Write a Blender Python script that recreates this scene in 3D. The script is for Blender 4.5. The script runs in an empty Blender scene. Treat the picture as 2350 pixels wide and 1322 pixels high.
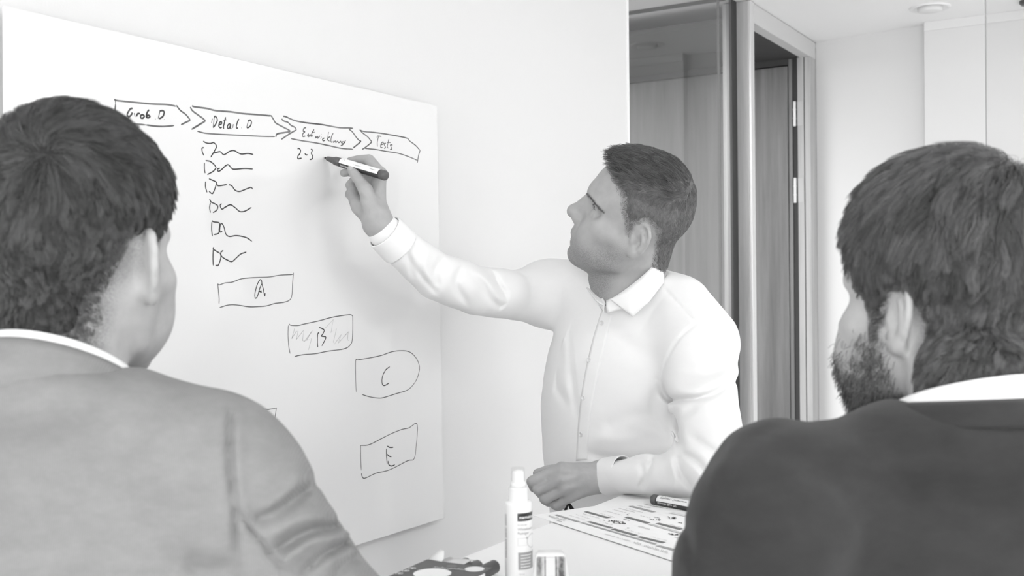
# Meeting room: three men at a high table, one writing on a glass whiteboard.
import bpy, bmesh, math, random
import numpy as np
from mathutils import Vector, Matrix
from mathutils.bvhtree import BVHTree

random.seed(7)
RNG = np.random.RandomState(11)
C = bpy.context.scene.collection
R = math.radians

# ------------------------------------------------------------------ camera
F, CX, CY = 2500.0, 1175.0, 661.0          # focal length and centre of a 2350 x 1322 frame
H = 1.45                                    # camera height
W = 1.30                                    # camera to whiteboard wall
YAW, PITCH, ROLL = R(31.5), R(-0.26), R(-0.545)


def camera_axes():
    f = np.array([-math.sin(YAW) * math.cos(PITCH), math.cos(YAW) * math.cos(PITCH), math.sin(PITCH)])
    r = np.cross(f, [0, 0, 1.0]); r /= np.linalg.norm(r); u = np.cross(r, f)
    c, s = math.cos(ROLL), math.sin(ROLL)
    return r * c + u * s, -r * s + u * c, f


AR, AU, AF = camera_axes()
EYE = np.array([W, 0.0, H])
cam = bpy.data.cameras.new('camera'); cam_o = bpy.data.objects.new('camera', cam); C.objects.link(cam_o)
cam.sensor_width = 36.0; cam.lens = F / 2350.0 * 36.0; cam.clip_start = 0.02
cam_o.matrix_world = Matrix(((AR[0], AU[0], -AF[0], EYE[0]), (AR[1], AU[1], -AF[1], EYE[1]), (AR[2], AU[2], -AF[2], EYE[2]), (0, 0, 0, 1)))
cam.dof.use_dof = True; cam.dof.focus_distance = 1.98; cam.dof.aperture_fstop = 7.5
bpy.context.scene.camera = cam_o

# ------------------------------------------------------------------ light and exposure
sc = bpy.context.scene
sc.view_settings.view_transform = 'Standard'; sc.view_settings.look = 'None'
sc.view_settings.gamma = 1.0; sc.view_settings.use_curve_mapping = False
sc.view_settings.exposure = 0.09
wd = bpy.data.worlds.new('overcast_sky'); sc.world = wd; wd.use_nodes = True
wd.node_tree.nodes['Background'].inputs[0].default_value = (1, 1, 1, 1)
wd.node_tree.nodes['Background'].inputs[1].default_value = 1.0
LAMP = 12.0                                  # brightness of the ceiling light panels
XR, YB, YE = 4.6, -2.6, 4.35                # window wall, back wall, end wall
ZC = H + 1.0                                # ceiling height


def area(name, loc, rot, sx, sy, power):
    l = bpy.data.lights.new(name, 'AREA'); l.shape = 'RECTANGLE'; l.size = sx; l.size_y = sy; l.energy = power
    o = bpy.data.objects.new(name, l); o.location = loc; o.rotation_euler = rot; C.objects.link(o)
    return o


# daylight entering through the three windows of the right-hand wall and the two behind the camera
for y, e_, t_ in ((-1.2, 3, 100), (0.9, 9, 104), (3.0, 26, 120)):
    area('window_daylight', (XR - 0.02, y, 1.5), (0, R(t_), 0), 1.5, 1.7, e_)
for x, e_ in ((1.0, 42), (3.2, 60)):
    area('window_daylight', (x, YB + 0.02, 1.5), (R(106), 0, 0), 1.7, 1.5, e_)
# added fill light to brighten the corridor beyond the glass partition
area('corridor_fill', (-1.2, 2.6, ZC - 0.03), (0, 0, 0), 1.2, 1.6, 80)


# ------------------------------------------------------------------ helpers
def P(px, py, d):
    """Point at depth d along the view direction behind picture position (px, py)."""
    return EYE + d * (AF + AR * (px - CX) / F + AU * (CY - py) / F)


def on(px, py, axis, value):
    v = AF + AR * (px - CX) / F + AU * (CY - py) / F
    return EYE + v * ((value - EYE[axis]) / v[axis])


cyw, syw = math.cos(YAW), math.sin(YAW)
KX = np.array([cyw, syw, 0.0]); KY = np.array([-syw, cyw, 0.0]); KZ = np.array([0, 0, 1.0])
KM = np.stack([KX, KY, KZ])                 # world = K @ KM + eye (z absolute)
EYE0 = np.array([W, 0.0, 0.0])


def toW(k):
    return np.asarray(k, float) @ KM + EYE0


def toK(w):
    return (np.asarray(w, float) - EYE0) @ KM.T


def K(px, py, d):
    return toK(P(px, py, d))


_mats = {}


def nset(n, key, v):
    if key in n.inputs: n.inputs[key].default_value = v


def mat(name, v, rough=0.6, spec=0.5, bump=0.0, bscale=200.0, vary=0.0, vscale=6.0, metal=0.0, coat=0.0, stretch=None, emit=0.0):
    if name in _mats: return _mats[name]
    m = bpy.data.materials.new(name); m.use_nodes = True; t = m.node_tree; b = t.nodes['Principled BSDF']
    nset(b, 'Base Color', (v, v, v, 1)); nset(b, 'Roughness', rough); nset(b, 'Metallic', metal)
    nset(b, 'Specular IOR Level', spec); nset(b, 'Coat Weight', coat); nset(b, 'Coat Roughness', 0.03)
    if emit: nset(b, 'Emission Color', (1, 1, 1, 1)); nset(b, 'Emission Strength', emit)
    if bump or vary:
        tc = t.nodes.new('ShaderNodeTexCoord'); mp = t.nodes.new('ShaderNodeMapping')
        t.links.new(tc.outputs['Object'], mp.inputs['Vector'])
        if stretch: mp.inputs['Scale'].default_value = stretch
    if vary:
        n = t.nodes.new('ShaderNodeTexNoise'); n.inputs['Scale'].default_value = vscale; n.inputs['Detail'].default_value = 5
        t.links.new(mp.outputs[0], n.inputs['Vector'])
        r = t.nodes.new('ShaderNodeMapRange'); r.inputs['From Min'].default_value = 0.3; r.inputs['From Max'].default_value = 0.7
        r.inputs['To Min'].default_value = v * (1 - vary); r.inputs['To Max'].default_value = min(1, v * (1 + vary))
        t.links.new(n.outputs[0], r.inputs[0]); t.links.new(r.outputs[0], b.inputs['Base Color'])
    if bump:
        n2 = t.nodes.new('ShaderNodeTexNoise'); n2.inputs['Scale'].default_value = bscale; n2.inputs['Detail'].default_value = 3
        t.links.new(mp.outputs[0], n2.inputs['Vector'])
        bp = t.nodes.new('ShaderNodeBump'); bp.inputs['Strength'].default_value = bump; bp.inputs['Distance'].default_value = 0.002
        t.links.new(n2.outputs[0], bp.inputs['Height']); t.links.new(bp.outputs[0], b.inputs['Normal'])
    _mats[name] = m
    return m


def wood(name, lo, hi, scale=14.0, axis='Z', rough=0.45):
    if name in _mats: return _mats[name]
    m = bpy.data.materials.new(name); m.use_nodes = True; t = m.node_tree; b = t.nodes['Principled BSDF']
    nset(b, 'Roughness', rough)
    tc = t.nodes.new('ShaderNodeTexCoord'); mp = t.nodes.new('ShaderNodeMapping')
    s = [1, 1, 1]; s['XYZ'.index(axis)] = 0.05; mp.inputs['Scale'].default_value = s
    n = t.nodes.new('ShaderNodeTexNoise'); n.inputs['Scale'].default_value = scale; n.inputs['Detail'].default_value = 8
    n.inputs['Roughness'].default_value = 0.65
    r = t.nodes.new('ShaderNodeMapRange'); r.inputs['From Min'].default_value = 0.32; r.inputs['From Max'].default_value = 0.68
    r.inputs['To Min'].default_value = lo; r.inputs['To Max'].default_value = hi
    t.links.new(tc.outputs['Object'], mp.inputs['Vector']); t.links.new(mp.outputs[0], n.inputs['Vector'])
    t.links.new(n.outputs[0], r.inputs[0]); t.links.new(r.outputs[0], b.inputs['Base Color'])
    _mats[name] = m
    return m


def glass_mat(name, tint=0.9, refl=1.0):
    """Thin architectural glass: tinted see-through plus mirror reflection by Fresnel."""
    if name in _mats: return _mats[name]
    m = bpy.data.materials.new(name); m.use_nodes = True; t = m.node_tree
    for n in list(t.nodes): t.nodes.remove(n)
    o = t.nodes.new('ShaderNodeOutputMaterial'); mx = t.nodes.new('ShaderNodeMixShader')
    tr = t.nodes.new('ShaderNodeBsdfTransparent'); tr.inputs[0].default_value = (tint, tint, tint, 1)
    gl = t.nodes.new('ShaderNodeBsdfGlossy'); gl.inputs['Roughness'].default_value = 0.01
    fr = t.nodes.new('ShaderNodeFresnel'); fr.inputs[0].default_value = 1.5
    mu = t.nodes.new('ShaderNodeMath'); mu.operation = 'MULTIPLY'; mu.inputs[1].default_value = refl
    ge = t.nodes.new('ShaderNodeNewGeometry'); iv = t.nodes.new('ShaderNodeMath'); iv.operation = 'SUBTRACT'; iv.inputs[0].default_value = 1.0
    m2 = t.nodes.new('ShaderNodeMath'); m2.operation = 'MULTIPLY'     # reflect on the outer faces only
    t.links.new(ge.outputs['Backfacing'], iv.inputs[1]); t.links.new(fr.outputs[0], mu.inputs[0])
    t.links.new(mu.outputs[0], m2.inputs[0]); t.links.new(iv.outputs[0], m2.inputs[1]); t.links.new(m2.outputs[0], mx.inputs[0])
    t.links.new(tr.outputs[0], mx.inputs[1]); t.links.new(gl.outputs[0], mx.inputs[2]); t.links.new(mx.outputs[0], o.inputs[0])
    _mats[name] = m
    return m


def mesh_obj(name, verts, faces, m, parent=None, smooth=False):
    me = bpy.data.meshes.new(name)
    me.from_pydata([tuple(map(float, v)) for v in verts], [], [tuple(map(int, f)) for f in faces]); me.update()
    if smooth: me.polygons.foreach_set('use_smooth', [True] * len(me.polygons))
    o = bpy.data.objects.new(name, me); C.objects.link(o)
    if m: me.materials.append(m)
    if parent is not None: o.parent = parent
    return o


def bm_obj(name, bm, m, parent=None, smooth=False):
    bmesh.ops.recalc_face_normals(bm, faces=bm.faces)
    me = bpy.data.meshes.new(name); bm.to_mesh(me); bm.free()
    if smooth: me.polygons.foreach_set('use_smooth', [True] * len(me.polygons))
    o = bpy.data.objects.new(name, me); C.objects.link(o)
    if m: me.materials.append(m)
    if parent is not None: o.parent = parent
    return o


def add_box(bm, lo, hi, bevel=0.0, mtx=None, seg=2):
    c = [(a + b) / 2 for a, b in zip(lo, hi)]; s = [max(1e-5, b - a) for a, b in zip(lo, hi)]
    r = bmesh.ops.create_cube(bm, size=1.0)
    vs = r['verts']
    bmesh.ops.scale(bm, vec=s, verts=vs); bmesh.ops.translate(bm, vec=c, verts=vs)
    if bevel:
        es = list({e for v in vs for e in v.link_edges})
        g = bmesh.ops.bevel(bm, geom=es, offset=bevel, segments=seg, affect='EDGES', profile=0.5)
        vs = list({v for f in g['faces'] for v in f.verts} | {v for v in vs if v.is_valid})
    if mtx is not None: bmesh.ops.transform(bm, matrix=mtx, verts=vs)
    return vs


def box(name, lo, hi, m, parent=None, bevel=0.0, mtx=None):
    bm = bmesh.new(); add_box(bm, lo, hi, bevel, mtx)
    return bm_obj(name, bm, m, parent)


def lathe(prof, n=40, cap=True):
    """Profile [(r, z)] turned about z."""
    vs, fs = [], []
    for r, z in prof:
        for i in range(n):
            a = 2 * math.pi * i / n; vs.append((r * math.cos(a), r * math.sin(a), z))
    for j in range(len(prof) - 1):
        for i in range(n):
            k = (i + 1) % n
            fs.append((j * n + i, j * n + k, (j + 1) * n + k, (j + 1) * n + i))
    if cap:
        fs.append(tuple(reversed(range(n)))); fs.append(tuple(range((len(prof) - 1) * n, len(prof) * n)))
    return np.array(vs), fs


def frame_from(z, up=(0, 0, 1)):
    z = np.array(z, float); z /= np.linalg.norm(z)
    x = np.cross(up, z); x /= np.linalg.norm(x)
    return np.stack([x, np.cross(z, x), z], axis=1)


def empty(name, loc, label, cat, group=None, rotz=0.0):
    o = bpy.data.objects.new(name, None); C.objects.link(o); o.location = tuple(map(float, loc)); o.rotation_euler = (0, 0, rotz)
    o.empty_display_size = 0.05
    o['label'] = label; o['category'] = cat
    if group: o['group'] = group
    return o


def tag(o, label, cat, group=None):
    o['label'] = label; o['category'] = cat
    if group: o['group'] = group
    return o


def structure(o):
    o['kind'] = 'structure'
    return o


def smooth_poly(pts, n=8):
    """Catmull-Rom through 2D or 3D points."""
    p = np.array(pts, float)
    if len(p) < 3: return p
    q = np.vstack([2 * p[0] - p[1], p, 2 * p[-1] - p[-2]]); out = []
    for i in range(1, len(q) - 2):
        a, b, c, d = q[i - 1], q[i], q[i + 1], q[i + 2]
        for t in np.arange(n) / n:
            out.append(0.5 * (2 * b + (c - a) * t + (2 * a - 5 * b + 4 * c - d) * t ** 2 + (3 * b - a - 3 * c + d) * t ** 3))
    out.append(p[-1])
    return np.array(out)


def tube(pts, rad, n=8, cap=True):
    """Round tube through 3D points, radius a number or a list."""
    p = np.array(pts, float); r = np.full(len(p), rad) if np.isscalar(rad) else np.array(rad, float)
    t = np.gradient(p, axis=0); t /= np.linalg.norm(t, axis=1)[:, None] + 1e-12
    u = np.cross(t[0], [0.3, 0.5, 0.8]); u /= np.linalg.norm(u)
    vs, fs = [], []
    for i in range(len(p)):
        u = u - t[i] * np.dot(u, t[i]); u /= np.linalg.norm(u); w = np.cross(t[i], u)
        for k in range(n):
            a = 2 * math.pi * k / n; vs.append(p[i] + r[i] * (u * math.cos(a) + w * math.sin(a)))
    for i in range(len(p) - 1):
        for k in range(n):
            l = (k + 1) % n; fs.append((i * n + k, i * n + l, (i + 1) * n + l, (i + 1) * n + k))
    if cap: fs.append(tuple(reversed(range(n)))); fs.append(tuple(range((len(p) - 1) * n, len(p) * n)))
    return vs, fs


def text_mesh(s, size, bold=0.0, align='LEFT'):
    cu = bpy.data.curves.new('t', 'FONT'); cu.body = s; cu.size = size; cu.offset = bold; cu.align_x = align; cu.resolution_u = 3
    o = bpy.data.objects.new('t', cu); C.objects.link(o)
    bpy.context.view_layer.update()
    me = bpy.data.meshes.new_from_object(o.evaluated_get(bpy.context.evaluated_depsgraph_get()))
    v = np.array([tuple(x.co) for x in me.vertices]) if len(me.vertices) else np.zeros((0, 3)); f = [tuple(p.vertices) for p in me.polygons]
    bpy.data.objects.remove(o); bpy.data.curves.remove(cu); bpy.data.meshes.remove(me)
    return v, f

# ------------------------------------------------------------------ the room
WHITE = mat('white_wall_paint', 0.75, 0.7, 0.3, bump=0.06, bscale=350)
CEIL = mat('white_ceiling_paint', 0.92, 0.8, 0.2, bump=0.04, bscale=300)
TRIM = mat('white_metal_trim', 0.9, 0.35)
FLOORM = mat('grey_carpet', 0.58, 0.95, 0.1, bump=0.5, bscale=900, vary=0.15, vscale=60)
YW = on(1439, 300, 0, 0.0)[1]               # where the whiteboard wall ends
structure(box('floor', (-2.4, YB - 0.1, -0.1), (XR + 0.1, YE + 1.2, 0), FLOORM))
structure(box('ceiling', (-0.06, YB - 0.1, ZC), (XR + 0.1, YE + 1.2, ZC + 0.1), CEIL))
structure(box('wall_left', (-0.10, YB, 0), (0, YW, ZC), WHITE))
structure(box('trim_1', (-0.10, YW, 0), (0.0025, YW + 0.012, ZC), TRIM))
structure(box('baseboard_left', (0.0, YB, 0), (0.012, YW, 0.07), TRIM))
# end wall: an angled white panel up to the recess, then the straight wall
c0 = on(1863, 99, 2, ZC); c1 = on(2126, 57, 2, ZC)
YE = c0[1]


def prism(name, poly, z0, z1, m, parent=None):
    n = len(poly); v = [(x, y, z0) for x, y in poly] + [(x, y, z1) for x, y in poly]
    f = [tuple(reversed(range(n))), tuple(range(n, 2 * n))] + [(i, (i + 1) % n, n + (i + 1) % n, n + i) for i in range(n)]
    bm = bmesh.new(); bv = [bm.verts.new(p) for p in v]
    for q in f: bm.faces.new([bv[i] for i in q])
    return bm_obj(name, bm, m, parent)


structure(prism('wall_end', [(0.0, YE), (c1[0], c1[1]), (c1[0] + 0.02, c1[1] + 0.3), (-0.02, YE + 0.12)], 0, ZC, WHITE))
yb2 = c1[1] - 0.045
structure(prism('wall_recess', [(c1[0], yb2), (XR, yb2), (XR, yb2 + 0.12), (c1[0], yb2 + 0.12)], 0, ZC, WHITE))
structure(box('trim_2', (c1[0] + 0.001, yb2 - 0.006, ZC - 0.035), (XR, yb2 - 0.0005, ZC - 0.0005), mat('white_shadow_trim', 0.78, 0.6)))
# back wall and window wall, with openings


def wall_with_openings(name, axis, pos, thick, a0, a1, holes, zlo, zhi):
    bm = bmesh.new(); cuts = sorted(holes); prev = a0
    def bx(u0, u1, z0, z1):
        if u1 - u0 < 1e-3 or z1 - z0 < 1e-3: return
        if axis == 0: add_box(bm, (pos, u0, z0), (pos + thick, u1, z1))
        else: add_box(bm, (u0, pos, z0), (u1, pos + thick, z1))
    for h0, h1 in cuts:
        bx(prev, h0, 0, ZC); bx(h0, h1, 0, zlo); bx(h0, h1, zhi, ZC); prev = h1
    bx(prev, a1, 0, ZC)
    structure(bm_obj(name, bm, WHITE))


HR = [(-2.05, -0.35), (0.05, 1.75), (2.15, 3.85)]
HB = [(0.15, 1.85), (2.35, 4.05)]
wall_with_openings('wall_right', 0, XR, 0.15, YB, yb2 + 0.1, HR, 0.75, 2.25)
wall_with_openings('wall_back', 1, YB - 0.15, 0.15, -0.1, XR, HB, 0.75, 2.25)
nwin = 0
for ax, hs in ((0, HR), (1, HB)):
    for h0, h1 in hs:
        nwin += 1
        bm = bmesh.new(); t = 0.05
        def fr(u0, u1, z0, z1):
            if ax == 0: add_box(bm, (XR + 0.03, u0, z0), (XR + 0.09, u1, z1))
            else: add_box(bm, (u0, YB - 0.09, z0), (u1, YB - 0.03, z1))
        fr(h0, h1, 0.75, 0.75 + t); fr(h0, h1, 2.25 - t, 2.25); fr(h0, h0 + t, 0.75, 2.25); fr(h1 - t, h1, 0.75, 2.25)
        fr((h0 + h1) / 2 - 0.03, (h0 + h1) / 2 + 0.03, 0.75, 2.25)
        wf = structure(bm_obj('window_%d' % nwin, bm, TRIM))
        lo, hi = ((XR + 0.055, h0, 0.75), (XR + 0.061, h1, 2.25)) if ax == 0 else ((h0, YB - 0.061, 0.75), (h1, YB - 0.055, 2.25))
        box('pane', lo, hi, glass_mat('window_glass', 0.95), wf)

# corridor behind the glass partition
CW = mat('grey_corridor_ceiling', 0.7, 0.8, 0.2)
WOODP = wood('walnut_panel', 0.26, 0.42, 16)
WOODD = wood('walnut_door', 0.11, 0.22, 20)
WOODF = wood('oak_frame', 0.36, 0.52, 30)
xg = -0.05
structure(box('ceiling_corridor', (-2.4, YW - 1.6, ZC), (-0.06, YE + 1.2, ZC + 0.1), CW))
structure(box('wall_corridor_far', (-2.4, YW - 1.6, 0), (-2.3, YE + 1.2, ZC), mat('grey_corridor_wall', 0.4, 0.8)))
structure(box('wall_corridor_near', (-2.3, YW - 1.6, 0), (-0.11, YW - 1.5, ZC), mat('grey_corridor_wall', 0.4, 0.8)))
# wood-panelled end of the corridor: single panels with joints
pan = structure(box('wall_corridor_end', (-2.3, YE + 0.10, 0), (-0.03, YE + 0.2, ZC), mat('dark_joint', 0.05, 0.8)))
xs = [-2.3, -1.75, -1.2, -0.66, -0.36, -0.05]
for i in range(5):
    o = box('panel', (xs[i] + 0.003, YE + 0.07, 0.01), (xs[i + 1] - 0.003, YE + 0.10, ZC - 0.032), WOODP, pan, 0.002)
structure(box('trim_3', (-2.3, YE + 0.05, ZC - 0.032), (-0.05, YE + 0.1, ZC - 0.001), mat('grey_corridor_trim', 0.33, 0.8)))
ys = on(1500, 18, 2, ZC)[1]
structure(box('trim_4', (-2.3, ys - 0.006, ZC - 0.012), (-0.06, ys + 0.006, ZC - 0.0005), mat('dark_slot', 0.04, 0.7)))

# glass pane of the partition and the door set
yA = on(1651, 400, 0, xg)[1]; yB = on(1678, 400, 0, xg)[1]; yC = on(1691, 400, 0, xg)[1]
yD = on(1723, 400, 0, 0)[1]; yE_ = on(1731, 400, 0, 0)[1]
GL = glass_mat('clear_partition_glass', 0.92, 1.6)
w1 = structure(box('window_10', (xg - 0.005, YW + 0.012, 0.02), (xg + 0.005, yA - 0.002, ZC - 0.001), GL))
box('joint', (xg - 0.004, yA - 0.0018, 0.02), (xg + 0.0045, yA + 0.0018, ZC - 0.001), mat('grey_silicone', 0.12, 0.5), w1)
box('pane', (xg - 0.005, yA + 0.002, 0.02), (xg + 0.005, yB, ZC - 0.001), GL, w1)
box('channel', (xg - 0.02, YW + 0.012, 0.0), (xg + 0.02, yB, 0.02), mat('steel_channel', 0.5, 0.3, metal=1.0), w1)

zl = on(1862, 131, 0, 0)[2]                 # underside of the lintel
d1 = structure(empty('door_1', (0, yB, 0), 'walnut door standing open in an oak frame beside the glass partition', 'door'))
d1['kind'] = 'structure'
for k in ('label', 'category'): del d1[k]


def dpart(name, lo, hi, m, bev=0.0):
    b = np.array([0, yB, 0]); return box(name, np.array(lo) - b, np.array(hi) - b, m, d1, bev)


dpart('shadow_gap', (-0.056, yB + 0.006, 0), (-0.046, yC, ZC - 0.002), mat('dark_slot', 0.04, 0.7))
dpart('door_jamb', (-0.10, yC, 0), (-0.004, yD, ZC - 0.002), WOODF, 0.002)
dpart('edge_profile', (-0.10, yD, 0), (0.004, yE_, ZC - 0.002), mat('brushed_aluminium_profile', 0.75, 0.35, metal=0.6), 0.001)
yF = on(1861, 400, 0, 0.0)[1]; yG = YE - 0.001
lint = dpart('lintel', (-0.045, yE_, zl), (0.0, yG, ZC - 0.002), mat('pale_lintel', 0.62, 0.5), 0.002)
dpart('hinge_jamb', (-0.054, yF, 0), (-0.028, yG, zl), WOODF, 0.001)
dpart('jamb_groove', (-0.028, yF + 0.004, 0), (-0.024, yG, zl), mat('dark_slot', 0.04, 0.7))
dpart('casing', (-0.024, yF, 0), (0.0, yG, zl), WOODF, 0.001)
dpart('rebate', (-0.078, yF + 0.012, 0), (-0.054, yG, ZC - 0.05), mat('rebate_shade', 0.045, 0.7))  # near-black colour paints in the shade of the door rebate
dpart('door_stop', (-0.094, yF + 0.006, 0), (-0.078, yF + 0.05, zl), WOODD, 0.001)
dpart('shade_panel', (-1.0, yF + 0.002, zl - 0.025), (-0.094, yF + 0.03, ZC - 0.002), mat('painted_shade', 0.05, 0.6))  # added dark panel, painted as the shade above the open door
dpart('shade_board', (-1.0, yD, zl + 0.001), (-0.046, yF + 0.03, zl + 0.02), mat('painted_shade', 0.05, 0.6))  # added dark board, painted as the shade behind the lintel
# door leaf, opened into the corridor at right angles
leaf = dpart('door_leaf', (-0.98, yF + 0.0, 0.01), (-0.096, yF + 0.042, zl - 0.03), WOODD, 0.002)
for py in (262, 437):
    z = on(1829, py, 0, -0.06)[2]
    bm = bmesh.new()
    v, f = lathe([(0.0050, -0.052), (0.0060, -0.05), (0.0060, 0.05), (0.0050, 0.052)], 14)
    bv = [bm.verts.new(p) for p in v]
    for q in f: bm.faces.new([bv[i] for i in q])
    for zz in (-0.018, 0.018):
        add_box(bm, (-0.0068, -0.0068, zz - 0.001), (0.0068, 0.0068, zz + 0.001))
    plate = bmesh.new(); add_box(plate, (-0.054 + 0.0, yF - 0.0015 - yB, z - 0.05), (-0.030, yF - 0.0003 - yB, z + 0.05)); bm_obj('hinge_plate', plate, mat('grey_hinge_plate', 0.5, 0.5), d1)
    h = bm_obj('hinge', bm, mat('satin_hinge', 0.85, 0.5), d1, True)
    h.location = (-0.066, yF - 0.002 - yB, z)

# ceiling downlights
def downlight(px, py, zc, label, dark=False, at=None):
    p = on(px, py, 2, zc) if at is None else at
    t = empty('downlight', (p[0], p[1], zc), label, 'lamp', 'recessed ceiling downlights')
    v, f = lathe([(0.045, -0.001), (0.058, -0.004), (0.068, -0.006), (0.072, -0.003), (0.073, 0.0)], 40, False)
    mesh_obj('trim_ring', v, f, mat('white_lamp_ring', 0.85, 0.4), t, True)
    v, f = lathe([(0.046, -0.002), (0.044, 0.0), (0.043, -0.012), (0.035, -0.016), (0.001, -0.017)], 40, False)
    mesh_obj('lens', v, f, mat('frosted_lamp_lens', 0.8, 0.5), t, True)
    return t


downlight(2134, 17, ZC, 'round white downlight in the ceiling above the end wall')
downlight(1500, 101, ZC, 'round downlight in the corridor ceiling seen through the glass partition')
sp = on(2346, 4, 2, ZC)
t = empty('ceiling_sensor', (sp[0] + 0.03, sp[1], ZC), 'small dark round sensor on the ceiling at the top right corner', 'sensor')
v, f = lathe([(0.04, 0.0), (0.04, -0.008), (0.034, -0.014), (0.001, -0.016)], 28, False)
mesh_obj('housing', v, f, mat('dark_plastic', 0.06, 0.4), t, True)
v, f = lathe([(0.014, -0.014), (0.012, -0.022), (0.001, -0.026)], 20, False)
mesh_obj('dome', v, f, mat('black_gloss', 0.03, 0.15), t, True)

# square ceiling light panels: one mirrors in the glass board, unseen others added for light
for x, y, lab in ((2.23, 3.33, 'lit square ceiling panel mirrored at the top edge of the glass board'), (2.23, 0.9, 'unseen lit square ceiling panel in mid-room, right of the table'),
                  (3.7, 3.33, 'unseen lit square ceiling panel at the windows, nearest the end wall'), (3.7, 0.9, 'unseen lit square ceiling panel at the middle of the window side'),
                  (2.23, -1.5, 'unseen lit square ceiling panel behind the two jacketed men, nearer the whiteboard wall'), (3.7, -1.5, 'unseen lit square ceiling panel in the rear corner by the windows')):
    t = empty('ceiling_light', (x, y, ZC), lab, 'lamp', 'square ceiling light panels')
    bm = bmesh.new(); a = 0.31
    for lo, hi in (((-a, -a, -0.012), (a, -a + 0.02, -0.0005)), ((-a, a - 0.02, -0.012), (a, a, -0.0005)), ((-a, -a + 0.02, -0.012), (-a + 0.02, a - 0.02, -0.0005)), ((a - 0.02, -a + 0.02, -0.012), (a, a - 0.02, -0.0005))): add_box(bm, lo, hi)
    bm_obj('frame', bm, TRIM, t)
    box('diffuser', (-a + 0.02, -a + 0.02, -0.009), (a - 0.02, a - 0.02, -0.001), mat('lit_diffuser', 0.9, 0.6, emit=LAMP), t)

# frameless glass screen at the right with a polished edge
e = P(2265, 300, 2.6)
gs = empty('glass_screen', (e[0], e[1], 0), 'frameless clear glass screen whose upright edge shows above the dark jacket', 'screen')
box('pane', (0.0, -0.005, 0.02), (1.0, 0.005, ZC - 0.001), glass_mat('screen_glass', 0.97, 0.5), gs)
box('polished_edge', (-0.0022, -0.005, 0.02), (0.0, 0.005, ZC - 0.001), mat('green_glass_edge', 0.34, 0.3), gs)
box('floor_channel', (0.0, -0.015, 0.0), (1.0, 0.015, 0.02), mat('steel_channel', 0.5, 0.3, metal=1.0), gs)

# ------------------------------------------------------------------ glass whiteboard and its drawing
BT = 0.022                                   # board face stands off the wall
bc = [on(x, y, 0, BT) for x, y in ((10, 13), (1003, 243), (1019, 1189), (17, 1503))]
wb = empty('whiteboard', (0, (bc[0][1] + bc[1][1]) / 2, bc[2][2]), 'large frameless white glass board with marker drawings on the white wall', 'whiteboard')
o0 = np.array([0, (bc[0][1] + bc[1][1]) / 2, bc[2][2]])
BOARD = mat('white_back_painted_glass', 0.79, 0.04, 0.5)
bm = bmesh.new()
fv = [bm.verts.new(p - o0) for p in bc]; bv = [bm.verts.new(p - o0 - np.array([0.005, 0, 0])) for p in bc]
bm.faces.new(fv); bm.faces.new(bv[::-1])
for i in range(4): bm.faces.new([fv[i], bv[i], bv[(i + 1) % 4], fv[(i + 1) % 4]])
bmesh.ops.bevel(bm, geom=list(bm.edges), offset=0.0009, segments=2, affect='EDGES')
bm_obj('glass_panel', bm, BOARD, wb)
for a, b in ((0.12, 0.12), (0.88, 0.12), (0.12, 0.88), (0.88, 0.88)):
    q = (bc[0] * (1 - a) + bc[1] * a) * (1 - b) + (bc[3] * (1 - a) + bc[2] * a) * b - o0
    box('standoff', (0.0012, q[1] - 0.02, q[2] - 0.02), (BT - 0.005, q[1] + 0.02, q[2] + 0.02), mat('standoff_steel', 0.5, 0.4, metal=0.8), wb)

INK = mat('dark_marker_ink', 0.055, 0.5, 0.3, vary=0.5, vscale=45)
INK2 = mat('drying_marker_ink', 0.16, 0.5, 0.3, vary=0.5, vscale=35)
INKL = mat('faint_marker_ink', 0.52, 0.6, 0.2, vary=0.2, vscale=60)
CR = {'A': (240, 200, 5.875), 'B': (620, 240, 5.875), 'C': (440, 310, 4.2667), 'D': (480, 600, 5.508), 'E': (580, 780, 3.888)}


def ink(name, crop, strokes, w=2.9, m=None, curve=True):
    """Marker strokes: flat raised ribbons lying on the board face."""
    ox, oy, s = CR[crop]; vs, fs = [], []
    for st in strokes:
        wd_ = w
        if isinstance(st, tuple): st, wd_ = st
        pts = [(ox + x / s, oy + y / s) for x, y in st]
        pts = smooth_poly(pts, 6) if curve and len(pts) > 2 else np.array(pts, float)
        p3 = np.array([on(x, y, 0, BT) for x, y in pts])[:, 1:] - o0[1:]
        t = np.gradient(p3, axis=0); t /= np.linalg.norm(t, axis=1)[:, None] + 1e-9; n = np.stack([-t[:, 1], t[:, 0]], 1)
        hw = wd_ * 0.00044; L = len(p3); prof = np.full(L, hw); prof[0] *= 0.6; prof[-1] *= 0.45
        b = len(vs); x0, x1 = BT + 0.00002, BT + 0.00022
        for i in range(L):
            for sgn, xx, k in ((-1, x0, 1), (-1, x1, .8), (1, x1, .8), (1, x0, 1)):
                q = p3[i] + n[i] * sgn * prof[i] * k; vs.append((xx, q[0], q[1]))
        for i in range(L - 1):
            for k in range(3): fs.append((b + i * 4 + k, b + i * 4 + k + 1, b + i * 4 + 5 + k, b + i * 4 + 4 + k))
        fs.append((b, b + 1, b + 2, b + 3)); e = b + (L - 1) * 4; fs.append((e + 3, e + 2, e + 1, e))
    return mesh_obj(name, vs, fs, m or INK, wb)


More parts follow.
